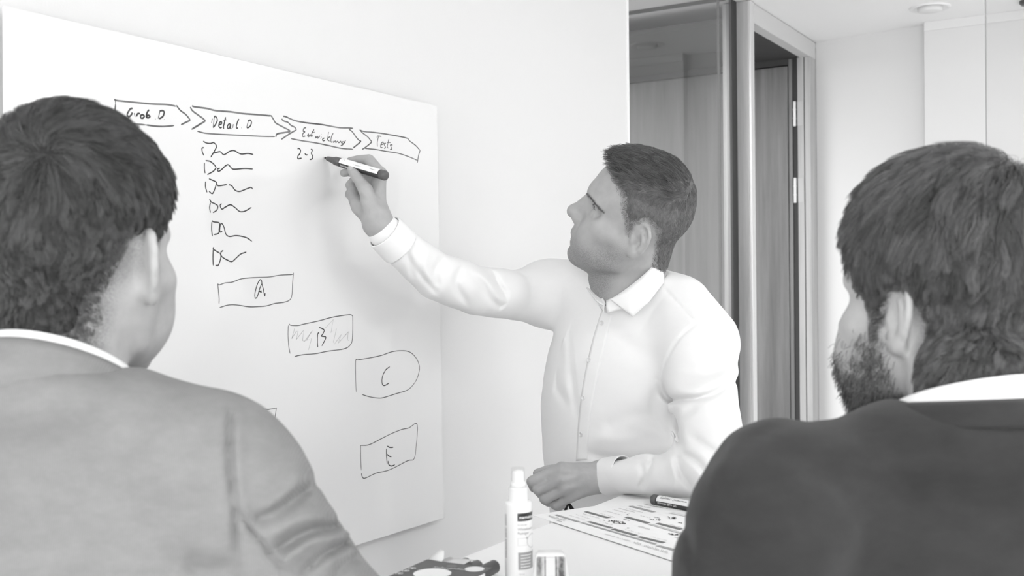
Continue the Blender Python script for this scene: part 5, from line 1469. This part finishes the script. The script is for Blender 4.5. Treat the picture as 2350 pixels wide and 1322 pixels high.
# short full beard
n = 5200; rg = np.random.RandomState(12)
att = skin_attrs(frR, 1.0)['stubble'](vR)
tri = np.vstack([qR[:, [0, 1, 2]], qR[:, [0, 2, 3]]]); wgt = att[tri].mean(1); lv = frR.l(vR); wgt *= (lv[tri].mean(1)[:, 2] < 0.0)
ar = np.linalg.norm(np.cross(vR[tri[:, 1]] - vR[tri[:, 0]], vR[tri[:, 2]] - vR[tri[:, 0]]), axis=1) * wgt
ti = rg.choice(len(tri), n, p=ar / ar.sum()); u, w_ = np.sqrt(rg.rand(n)), rg.rand(n)
p0 = (1 - u)[:, None] * vR[tri[ti, 0]] + (u * (1 - w_))[:, None] * vR[tri[ti, 1]] + (u * w_)[:, None] * vR[tri[ti, 2]]
nn = np.cross(vR[tri[ti, 1]] - vR[tri[ti, 0]], vR[tri[ti, 2]] - vR[tri[ti, 0]]); nn /= np.linalg.norm(nn, axis=1)[:, None] + 1e-12
if (nn * (p0 - tR)).sum() < 0: nn = -nn
dn = np.tile(np.array([0, 0, -1.0]), (n, 1)) + rg.randn(n, 3) * 0.35
pts = np.stack([p0 - nn * 0.0005, p0 + nn * 0.0018 + dn * 0.0025, p0 + nn * 0.0026 + dn * 0.0060], 1)
strands('beard', toW(pts.reshape(-1, 3)).reshape(n, 3, 3), np.full((n, 3), 0.00020), STR_R, bodyR, baseR)

# ------------------------------------------------------------------ the high table and the things on it
TOPM = mat('white_table_laminate', 0.90, 0.38, 0.4)
xt = on(1440, 1131, 2, ZT)[0]
xt = (xt + on(1160, 1240, 2, ZT)[0]) / 2
X0, X1, Y0, Y1 = xt, xt + 0.35, 0.92, 1.70
y1 = toW(LF[1])[1]
Y1 = on(1462, 1122, 2, ZT)[1]
tb = empty('table', ((X0 + X1) / 2, (Y0 + Y1) / 2, 0), 'white high table that the three men stand around', 'table')
tl = lambda x, y, z: (x - (X0 + X1) / 2, y - (Y0 + Y1) / 2, z)
box('tabletop', tl(X0, Y0, ZT - 0.022), tl(X1, Y1, ZT), TOPM, tb, 0.0015)
STEEL = mat('brushed_steel', 0.55, 0.35, metal=0.9)
bm = bmesh.new(); xm, ym = (X0 + X1) / 2, (Y0 + Y1) / 2
add_box(bm, tl(xm - 0.03, ym - 0.26, 0.06), tl(xm + 0.03, ym - 0.20, ZT - 0.05), 0.004); bm_obj('leg', bm, STEEL, tb)
bm = bmesh.new(); add_box(bm, tl(xm - 0.03, ym + 0.20, 0.06), tl(xm + 0.03, ym + 0.26, ZT - 0.05), 0.004); bm_obj('leg', bm, STEEL, tb)
for sy in (-0.23, 0.23):
    box('foot', tl(xm - 0.24, ym + sy - 0.035, 0.0), tl(xm + 0.24, ym + sy + 0.035, 0.06), STEEL, tb, 0.006)
box('apron', tl(xm - 0.03, ym - 0.28, ZT - 0.05), tl(xm + 0.03, ym + 0.28, ZT - 0.022), STEEL, tb, 0.003)

# printed planning sheet: its left corner sticks out past the table edge
pz = ZT + 0.0012
pc = [on(1222, 1183, 2, pz), on(1542, 1287, 2, pz), None, on(1437, 1151, 2, pz)]
eu = (pc[1] - pc[0]); lu = np.linalg.norm(eu); eu /= lu
ev = pc[3] - pc[0]; ev -= eu * (ev @ eu); ev /= np.linalg.norm(ev)
LU, LV = 0.594 * 0.72, 0.42 * 0.80
p0 = pc[0]
sh = empty('planning_sheet', p0, 'printed planning sheet with rows of grey bars lying on the white table', 'paper')
uv = lambda px, py: (lambda w: ((w - p0) @ eu, (w - p0) @ ev))(on(px, py, 2, pz + 0.0004))
far = (on(1437, 1151, 2, pz) - p0) @ ev
PAPER = mat('white_paper', 0.90, 0.6, 0.2)
quad = lambda u, v, z: tuple(eu * u + ev * v + np.array([0, 0, z]))


def sheet_dir():
    d = on(1437, 1151, 2, pz) - p0
    return d / np.linalg.norm(d)


ew = sheet_dir()                                       # the sheet's other edge as drawn in perspective
bm = bmesh.new()
cs = [np.zeros(3), eu * LU, eu * LU + ew * LV, ew * LV]
lo_ = [bm.verts.new(c) for c in cs]; hi_ = [bm.verts.new(c + np.array([0, 0, 0.0004])) for c in cs]
bm.faces.new(lo_[::-1]); bm.faces.new(hi_)
for i in range(4): bm.faces.new([lo_[i], lo_[(i + 1) % 4], hi_[(i + 1) % 4], hi_[i]])
bm_obj('paper', bm, PAPER, sh)
box_ = lambda: None
G1, G2, G3 = mat('dark_grey_print', 0.16, 0.6), mat('mid_grey_print', 0.36, 0.6), mat('light_grey_print', 0.55, 0.6)


def print_poly(name, polys, m, par=sh, z=0.0009, o=None):
    vs, fs = [], []
    for pl in polys:
        b = len(vs)
        for px, py in pl: vs.append(on(px, py, 2, pz + z) - p0)
        fs.append(tuple(range(b, b + len(pl))))
    return mesh_obj(name, vs, fs, m, par)


S4 = lambda pts: [(1200 + x / 5.595, 1100 + y / 5.595) for x, y in pts]
for pts, m in (([(400, 456), (440, 450), (745, 543), (690, 547)], G2), ([(780, 416), (830, 410), (1128, 492), (1070, 498)], G1), ([(1355, 345), (1410, 340), (1715, 416), (1655, 424)], G2),
               ([(735, 556), (775, 552), (1725, 828), (1690, 836)], G2), ([(820, 545), (870, 538), (1165, 620), (1115, 626)], G1), ([(1125, 640), (1180, 630), (1485, 716), (1435, 726)], G1),
               ([(1460, 740), (1510, 730), (1840, 808), (1790, 820)], G1), ([(1300, 488), (1350, 478), (1640, 556), (1590, 568)], G1), ([(1700, 568), (1750, 558), (2060, 634), (2010, 648)], G1),
               ([(1605, 578), (1655, 572), (2080, 690), (2070, 712)], G3), ([(1700, 854), (1755, 845), (2060, 920), (2060, 950)], G2), ([(1860, 430), (1930, 420), (2160, 470), (2150, 490)], mat('pale_grey_print', 0.72, 0.6)), ([(2040, 660), (2070, 655), (2250, 700), (2240, 712)], G1)):
    print_poly('printed_bar', [S4(pts)], m)
# lines of small print
rg = np.random.RandomState(4)


def ticks(x0, y0, x1, y1, n, h, gap=0.45):
    out = []
    for i in range(n):
        if rg.rand() < 0.15: continue
        t0, t1 = i / n, (i + 1 - gap) / n
        a = (x0 + (x1 - x0) * t0, y0 + (y1 - y0) * t0); b = (x0 + (x1 - x0) * t1, y0 + (y1 - y0) * t1); hh = h * (0.6 + 0.5 * rg.rand())
        out.append(S4([a, b, (b[0] + hh * 0.6, b[1] - hh), (a[0] + hh * 0.6, a[1] - hh)]))
    return out


for (x0, y0, x1, y1, n, h, m) in ((330, 468, 560, 528, 22, 9, G2), (330, 480, 540, 538, 20, 9, G2), (425, 530, 500, 548, 8, 9, G1), (590, 465, 800, 525, 24, 8, G3), (680, 455, 880, 515, 24, 8, G3), (770, 445, 980, 502, 24, 8, G3),
                                  (990, 440, 1180, 492, 22, 8, G3), (1060, 410, 1280, 466, 24, 8, G3), (1150, 390, 1370, 446, 24, 8, G3), (1230, 375, 1450, 430, 24, 8, G3), (1330, 375, 1540, 430, 24, 8, G3),
                                  (1470, 340, 1640, 372, 14, 9, G3), (1560, 325, 1780, 368, 14, 9, G2), (1690, 350, 1920, 392, 14, 9, G3), (1510, 470, 1640, 500, 14, 8, G3), (980, 540, 1160, 592, 20, 8, G3), (1290, 640, 1540, 708, 24, 8, G3),
                                  (1640, 740, 1860, 792, 24, 8, G3), (1050, 706, 1380, 800, 30, 12, G3), (1420, 820, 1880, 960, 24, 26, G3), (1290, 518, 1370, 535, 6, 12, G1), (1680, 488, 1760, 503, 6, 12, G1), (1880, 580, 2040, 622, 16, 8, G3),
                                  (1480, 610, 1630, 650, 10, 20, G3), (1940, 745, 2040, 765, 8, 10, G3)):
    print_poly('printed_text', ticks(x0, y0, x1, y1, n, h), m)['kind'] = 'stuff'
dots = []
for cx_, cy_, w_, h_, n in ((1215, 550, 230, 55, 46), (1690, 515, 150, 30, 14), (1920, 495, 110, 50, 24), (1930, 705, 120, 26, 24), (1040, 527, 20, 8, 3), (2020, 560, 40, 10, 5), (1345, 455, 14, 8, 2), (1348, 624, 26, 6, 3)):
    for i in range(n):
        x = cx_ + (rg.rand() - 0.5) * w_; y = cy_ + (rg.rand() - 0.5) * h_ * 0.6 + (x - cx_) * 0.12; r = 8 + 5 * rg.rand()
        dots.append(S4([(x - r, y), (x, y + r * 0.4), (x + r, y), (x, y - r * 0.4)]))
print_poly('printed_symbols', dots, G1)['kind'] = 'stuff'

# marker lying on the table
a = on(1497 + 0, 1146, 2, ZT + 0.0088); b = on(1640, 1172, 2, ZT + 0.0088)
dm = (b - a) / np.linalg.norm(b - a)
mk2, lb2, r2, z02, L2 = marker('whiteboard_marker', a + dm * 0.142, a, 'capped black marker lying on the table beside the printed sheet', group=None, cap=True)


finish_marker(mk2, r2, z02, L2, 'Whiteboard + Flipchart marker', 'Schneider Maxx 290', -1, False, 'refillable - non-permanent ink')

# spray bottle of board cleaner
d0 = on(1191, 1346, 2, ZT); dep = (d0 - EYE) @ AF; rb = 31.3 / F * dep
bt = empty('spray_bottle', (d0[0], d0[1], ZT), 'small white spray bottle of whiteboard cleaner with a clear cap', 'bottle')
zpx = lambda py: on(1191, py, 1, d0[1])[2] - ZT
WP = mat('white_plastic_bottle', 0.88, 0.3); zs = zpx(1150); hb = zs
v, f = lathe([(0.001, 0.0), (rb * 0.92, 0.0), (rb, 0.002), (rb, zs - 0.0035), (rb * 0.97, zs - 0.001), (rb * 0.90, zs), (rb * 0.62, zs + 0.0005)], 56)
mesh_obj('bottle_body', v, f, WP, bt, True)
zc1 = zpx(1118)
nr = 48; vs, fs = [], []
for j, (r_, z_) in enumerate(((0.70, zs), (0.705, zs + 0.001), (0.68, zc1 - 0.001), (0.66, zc1))):
    for i in range(nr):
        rr_ = rb * r_ * (1.0 + 0.012 * (i % 2)); a_ = 2 * math.pi * i / nr; vs.append((rr_ * math.cos(a_), rr_ * math.sin(a_), z_))
for j in range(3):
    for i in range(nr): fs.append((j * nr + i, j * nr + (i + 1) % nr, (j + 1) * nr + (i + 1) % nr, (j + 1) * nr + i))
fs.append(tuple(range(3 * nr, 4 * nr)))
mesh_obj('screw_collar', vs, fs, WP, bt)
z1, z2, z3 = zpx(1106), zpx(1083), zpx(1073)
v, f = lathe([(rb * 0.56, zc1), (rb * 0.545, z1), (rb * 0.44, z1 + 0.001), (rb * 0.43, z2), (rb * 0.30, z2 + 0.0015), (0.001, z2 + 0.002)], 40)
mesh_obj('pump_head', v, f, WP, bt, True)
v, f = lathe([(rb * 0.535, z1 - 0.001), (rb * 0.50, z3 - 0.001), (rb * 0.47, z3), (0.001, z3 + 0.0003), (0.001, z3 - 0.0004), (rb * 0.455, z3 - 0.0008), (rb * 0.485, z3 - 0.0015), (rb * 0.52, z1 - 0.001)], 40, False)
mesh_obj('clear_cap', v, f, glass_mat('clear_cap_plastic', 0.985, 0.35), bt, True)
tob = np.array(bt.location); va = math.atan2(EYE[1] - tob[1], EYE[0] - tob[0])     # direction of the viewer's side


def bottle_print(name, verts, faces, x_px, y_px, m, off=0.0004):
    """Flat print (metres) whose origin appears at a picture position on the bottle."""
    sx = np.clip((x_px - 1191) / 31.3, -0.98, 0.98); a0 = va + math.asin(sx); z0 = zpx(y_px); a = a0 + verts[:, 0] / rb
    return mesh_obj(name, np.stack([(rb + off) * np.cos(a), (rb + off) * np.sin(a), z0 + verts[:, 1]], 1), faces, m, bt)


def rect(w, h, nx=10, x0=0.0, y0=0.0):
    v = np.array([(x0 + w * i / nx, y0 + j * h, 0) for j in (0, 1) for i in range(nx + 1)]); f = [(i, i + 1, nx + 2 + i, nx + 1 + i) for i in range(nx)]
    return v, f


mpx = dep / F
v, f = rect(0.030, 18 * mpx, 16); bottle_print('label_band', v, f, 1189, 1190, mat('dark_label_band', 0.035, 0.4))
v, f = text_mesh('magnetoplan', 9.6 * mpx, 0.0001); bottle_print('lettering', v, f, 1193, 1184.5, mat('white_print', 0.9, 0.4), 0.0007)
v, f = text_mesh('ferroscript', 5.2 * mpx, 0); bottle_print('lettering', v, f, 1189, 1200, mat('grey_label_print', 0.33, 0.5))
v, f = text_mesh('Whiteboard', 8.4 * mpx, 0.00003); bottle_print('lettering', v, f, 1189, 1211, mat('grey_label_print', 0.33, 0.5))
v, f = text_mesh('Reiniger', 8.4 * mpx, 0.00003); bottle_print('lettering', v, f, 1189, 1220, mat('grey_label_print', 0.33, 0.5))
v, f = rect(25 * mpx, 18 * mpx); bottle_print('pictogram', v, f, 1189, 1246, mat('pale_label_grey', 0.62, 0.5))
v, f = rect(23.4 * mpx, 16.6 * mpx); bottle_print('pictogram', v, f, 1189.8, 1245.3, mat('label_white', 0.84, 0.5), 0.0006)
st = np.array([(0, 0, 0)] + [((0.0026 if i % 2 == 0 else 0.0005) * math.cos(i * math.pi / 4), (0.0026 if i % 2 == 0 else 0.0005) * math.sin(i * math.pi / 4), 0) for i in range(8)])
bottle_print('sparkle', st, [(0, 1 + i, 1 + (i + 1) % 8) for i in range(8)], 1209.5, 1228.5, mat('grey_label_print', 0.33, 0.5), 0.0008)
v, f = rect(0.030, 39 * mpx, 16); bottle_print('label_block', v, f, 1190, 1300, mat('mid_label_grey', 0.33, 0.5))
for i in range(5):
    g = np.random.RandomState(i); vs, fs = [], []; x = 0.0
    while x < 0.0125:
        w = 0.0006 + 0.0009 * g.rand(); b = len(vs); vs += [(x, 0, 0), (x + w, 0, 0), (x + w, 0.0011, 0), (x, 0.0011, 0)]; fs.append((b, b + 1, b + 2, b + 3)); x += w + 0.0004
    bottle_print('small_print', np.array(vs), fs, 1196, 1268.5 + i * 6.6, mat('white_print', 0.9, 0.4), 0.0007)['kind'] = 'stuff'
v, f = text_mesh('125 ml', 5.0 * mpx, 0); bottle_print('lettering', v, f, 1190, 1312, mat('grey_label_print', 0.33, 0.5))
for k, (y0_, y1_) in enumerate(((1178, 1202), (1208, 1230), (1236, 1276))):
    g = np.random.RandomState(30 + k); vs, fs = [], []; y = 0.0
    while y < (y1_ - y0_) * mpx:
        w = 0.0004 + 0.0008 * g.rand(); b = len(vs); vs += [(0, y, 0), (0.004, y, 0), (0.004, y + w, 0), (0, y + w, 0)]; fs.append((b, b + 1, b + 2, b + 3)); y += w + 0.0005
    bottle_print('small_print', np.array(vs), fs, 1161.5, y1_, mat('side_label_print', 0.5, 0.5))['kind'] = 'stuff'
an = np.linspace(0, 2 * math.pi, 25)[:-1]; vs = np.array([(0.0085 * math.cos(t_) * k_, 0.0085 * math.sin(t_) * k_, 0) for k_ in (1, 0.88) for t_ in an]); n = 24
bottle_print('round_seal', vs, [(i, (i + 1) % n, n + (i + 1) % n, n + i) for i in range(n)], 1219.5, 1237, mat('pale_label_grey', 0.62, 0.5), 0.0008)
bv = []

# board eraser with a smudged felt face, standing on end
e0 = on(1265, 1388, 2, ZT); dpe = (e0 - EYE) @ AF; mp = dpe / F
ez = on(1265, 1275, 1, e0[1])[2] - ZT
er = empty('board_eraser', (e0[0], e0[1], ZT), 'white board eraser with a smudged felt face standing on the table', 'eraser', None, YAW)
wE = 88 * mp
vs, fs = [], []
prof = [(0.0, 0.50), (0.4, 0.50), (0.75, 0.44), (0.93, 0.405), (1.0, 0.36)]
lay = [(0.0, 1.0), (0.012, 1.0), (0.024, 0.97), (0.028, 0.9)]
bm = bmesh.new(); rings = []
for y_, k_ in lay:
    rg_ = []
    for t_, w_ in prof: rg_.append(bm.verts.new((-w_ * wE * k_, y_, ez * t_ * (1 if k_ > 0.95 else 0.985))))
    for t_, w_ in reversed(prof): rg_.append(bm.verts.new((w_ * wE * k_, y_, ez * t_ * (1 if k_ > 0.95 else 0.985))))
    rings.append(rg_)
m_ = len(rings[0])
for a_, b_ in zip(rings, rings[1:]):
    for i in range(m_): bm.faces.new([a_[i], a_[(i + 1) % m_], b_[(i + 1) % m_], b_[i]])
bm.faces.new(rings[0][::-1]); bm.faces.new(rings[-1])
bmesh.ops.bevel(bm, geom=[e for e in bm.edges if e.calc_length() > 0.004], offset=0.0012, segments=2, affect='EDGES')
bm_obj('housing', bm, mat('white_gloss_plastic', 0.9, 0.2), er, True)


def smudge_mat():
    m = bpy.data.materials.new('smudged_felt'); m.use_nodes = True; t = m.node_tree; b = t.nodes['Principled BSDF']; L = t.links.new
    nset(b, 'Roughness', 0.95)
    tc = t.nodes.new('ShaderNodeTexCoord'); sp = t.nodes.new('ShaderNodeSeparateXYZ'); L(tc.outputs['Object'], sp.inputs[0])
    acc = None
    def math_(op, a, b2=None):
        n = t.nodes.new('ShaderNodeMath'); n.operation = op
        for i, x in enumerate((a, b2)):
            if x is None: continue
            if isinstance(x, (int, float)): n.inputs[i].default_value = x
            else: L(x, n.inputs[i])
        return n.outputs[0]
    for x0, w, g in ((-0.30 * wE, 0.10 * wE, 0.55), (-0.155 * wE, 0.02 * wE, 0.7), (0.135 * wE, 0.022 * wE, 0.8), (0.27 * wE, 0.10 * wE, 0.75)):
        d = math_('DIVIDE', math_('SUBTRACT', sp.outputs[0], x0), w); e = math_('POWER', 2.718, math_('MULTIPLY', math_('MULTIPLY', d, d), -1.0)); e = math_('MULTIPLY', e, g)
        acc = e if acc is None else math_('MAXIMUM', acc, e)
    n = t.nodes.new('ShaderNodeTexNoise'); n.inputs['Scale'].default_value = 240; n.inputs['Detail'].default_value = 8; n.inputs['Roughness'].default_value = 0.75; L(tc.outputs['Object'], n.inputs['Vector'])
    n2 = t.nodes.new('ShaderNodeTexNoise'); n2.inputs['Scale'].default_value = 70; n2.inputs['Detail'].default_value = 3; L(tc.outputs['Object'], n2.inputs['Vector'])
    k = math_('MULTIPLY', math_('MULTIPLY', n.outputs[0], n2.outputs[0]), 3.2); v = math_('SUBTRACT', 0.72, math_('MULTIPLY', acc, k))
    r = t.nodes.new('ShaderNodeClamp'); r.inputs['Min'].default_value = 0.10; r.inputs['Max'].default_value = 0.86; L(v, r.inputs[0]); L(r.outputs[0], b.inputs['Base Color'])
    return m


bm = bmesh.new(); fw = wE * 0.40
add_box(bm, (-fw, -0.005, 0.002), (fw, 0.0005, ez - 0.001), 0.0018)
for v_ in bm.verts:
    if v_.co.z > ez * 0.5: v_.co.x *= 0.93
bm_obj('felt_pad', bm, smudge_mat(), er)

# box of markers with a torn-open end
bc_ = [on(980, 1284, 2, ZT + 0.022), on(886, 1324, 2, ZT + 0.022), on(1131, 1303, 2, ZT + 0.022)]
ub = bc_[2] - bc_[0]; lb_ = np.linalg.norm(ub); ub /= lb_; vb = np.cross([0, 0, 1.0], ub); vb = -vb if vb @ (bc_[1] - bc_[0]) < 0 else vb
o_b = bc_[0].copy(); o_b[2] = ZT
bx = empty('marker_box', o_b, 'dark grey cardboard box of board markers lying at the table edge', 'box')
bx.matrix_world = Matrix(((ub[0], vb[0], 0, o_b[0]), (ub[1], vb[1], 0, o_b[1]), (0, 0, 1, o_b[2]), (0, 0, 0, 1)))
BX = mat('dark_printed_card', 0.085, 0.45, vary=0.12, vscale=30); hB = 0.022; lenB = 0.135
CARD = mat('white_card', 0.85, 0.6)
W_ = lb_
bm = bmesh.new(); th = 0.0007
add_box(bm, (0, 0, hB - th), (W_, lenB, hB)); add_box(bm, (0, 0, 0), (W_, lenB, th)); add_box(bm, (0, 0, th), (th, lenB, hB - th)); add_box(bm, (W_ - th, 0.018, th), (W_, lenB, hB - th)); add_box(bm, (0, lenB - th, th), (W_, lenB, hB - th))
bm_obj('carton', bm, BX, bx)


def card(name, pts, m, thick=0.0006):
    """Bent card from a grid of points [rows][cols]."""
    G = np.array(pts, float); r_, c_ = G.shape[:2]; nn = np.cross(G[1, 0] - G[0, 0], G[0, -1] - G[0, 0]); nn /= np.linalg.norm(nn)
    v = np.concatenate([(G + nn * thick).reshape(-1, 3), G.reshape(-1, 3)]); k = r_ * c_; f = []
    for i in range(r_ - 1):
        for j in range(c_ - 1):
            a, b, c, d = i * c_ + j, i * c_ + j + 1, (i + 1) * c_ + j + 1, (i + 1) * c_ + j; f += [(a, b, c, d), (k + d, k + c, k + b, k + a)]
    for j in range(c_ - 1): f += [(j, k + j, k + j + 1, j + 1), ((r_ - 1) * c_ + j + 1, k + (r_ - 1) * c_ + j + 1, k + (r_ - 1) * c_ + j, (r_ - 1) * c_ + j)]
    for i in range(r_ - 1): f += [(i * c_, (i + 1) * c_, k + (i + 1) * c_, k + i * c_), ((i + 1) * c_ + c_ - 1, i * c_ + c_ - 1, k + i * c_ + c_ - 1, k + (i + 1) * c_ + c_ - 1)]
    return mesh_obj(name, v, f, m, bx, True)


def inbox(px, py, z): 
    w = on(px, py, 2, ZT + z) - o_b
    return np.array([w @ ub, w @ vb, z])


card('torn_flap', [[(0.002, 0.0, hB), (0.010, 0.001, hB), (0.022, 0.002, hB)], [(0.002, -0.012, hB + 0.004), (0.010, -0.010, hB + 0.004), (0.021, -0.004, hB + 0.002)], [(0.004, -0.024, hB + 0.007), (0.012, -0.020, hB + 0.007), (0.017, -0.012, hB + 0.005)]], CARD)
card('inner_flap', [[(0.026 + 0.005 * i, 0.004, hB - 0.001) for i in range(6)], [(0.028 + 0.005 * i, -0.012, hB + 0.001) for i in range(6)], [(0.030 + 0.005 * i, -0.024, hB - 0.001) for i in range(6)]], mat('pale_card', 0.62, 0.6))
PENM = mat('dark_pen_cap', 0.11, 0.4)
for i in range(4):
    x_ = 0.014 + i * 0.0185
    v, f = lathe([(0.001, 0), (0.006, 0.0), (0.0082, 0.002), (0.0084, 0.05), (0.0082, 0.12)], 24)
    q = np.stack([v[:, 0] + x_, v[:, 2] - (0.034, 0.040, 0.036, 0.044)[i], v[:, 1] + 0.0110], 1)
    q = q @ np.stack([ub, vb, [0, 0, 1.0]]) + o_b
    c0_ = q.mean(0); pn = mesh_obj('boxed_marker', q - c0_, f, [mat('pale_pen_cap', 0.45, 0.4), PENM, PENM, mat('black_pen_cap', 0.05, 0.4)][i], None, True); pn.location = tuple(c0_)
    tag(pn, ['pale capped marker inside the open dark box, farthest from the spray bottle', 'dark capped marker inside the open box, second from the torn flap', 'dark capped marker inside the open box, third from the torn flap', 'black capped marker in the open box, the one nearest the spray bottle'][i], 'marker', 'markers packed in the open box')


def disc(name, px, py, rx, ry, m, z=0.0003, hole=0.0, ang=0):
    c = inbox(px, py, hB + z); n = 32; vs = []
    for k_ in ((1,) if not hole else (1, hole)):
        for i in range(n):
            a_ = 2 * math.pi * i / n; vs.append((c[0] + rx * k_ * math.cos(a_), c[1] + ry * k_ * math.sin(a_), hB + z))
    fs = [tuple(range(n))] if not hole else [(i, (i + 1) % n, n + (i + 1) % n, n + i) for i in range(n)]
    return mesh_obj(name, vs, fs, m, bx)


WPR = mat('white_print', 0.9, 0.4)
disc('printed_disc', 992, 1316, 0.022, 0.022, WPR)
disc('printed_disc', 1089, 1306, 0.0115, 0.0115, WPR)
disc('printed_logo', 1037, 1299, 0.0065, 0.006, mat('faded_print', 0.16, 0.5))
for px, py in ((946, 1304), (931, 1310), (916, 1316)):
    disc('printed_icon', px, py, 0.0044, 0.0044, WPR); disc('printed_icon_ring', px, py, 0.0034, 0.0034, BX, 0.0005, 0.62)
v, f = text_mesh('Schneider', 0.0105, 0.0002)
c = inbox(992, 1303, hB + 0.0003); c2 = inbox(1056, 1308, hB + 0.0003); ud = c2 - c; ud[2] = 0; ud /= np.linalg.norm(ud); vd = np.array([ud[1], -ud[0], 0])
mesh_obj('lettering', np.array([c + ud * q[0] + vd * q[1] for q in v]), f, mat('faded_print_light', 0.45, 0.5), bx)
# label strip and lettering on the box's open side
v, f = rect(0.060, 0.009, 6)
mesh_obj('side_label', np.stack([np.full(len(v), W_ + 0.0003), 0.020 + v[:, 0], hB - 0.0105 + v[:, 1]], 1), f, WPR, bx)
v, f = text_mesh('Whiteboard + Flipchart', 0.006, 0)
mesh_obj('lettering', np.stack([np.full(len(v), W_ + 0.0006), 0.075 - v[:, 0], hB - 0.0085 + v[:, 1]], 1), f, mat('grey_label_print', 0.33, 0.5), bx)

# dark cord hanging below the left hand
vs, fs = tube([toW(K(1303, 1154, 1.865)), toW(K(1299, 1164, 1.866)), toW(K(1297, 1190, 1.868)), toW(K(1297, 1260, 1.87))], [0.0022, 0.0028, 0.003, 0.003], 8)
b0 = toW(K(1303, 1154, 1.865))
cd = empty('key_cord', b0, 'dark cord hanging from the loosely closed left hand over the table edge', 'cord')
mesh_obj('strand', np.array(vs) - b0, fs, BLK, cd, True)
vs, fs = tube([toW(K(1304, 1154, 1.867)), toW(K(1310, 1164, 1.869)), toW(K(1320, 1178, 1.871)), toW(K(1330, 1225, 1.875)), toW(K(1315, 1258, 1.872)), toW(K(1297, 1260, 1.87))], [0.0022, 0.0034, 0.0036, 0.003, 0.003, 0.003], 8)
mesh_obj('strand', np.array(vs) - b0, fs, BLK, cd, True)
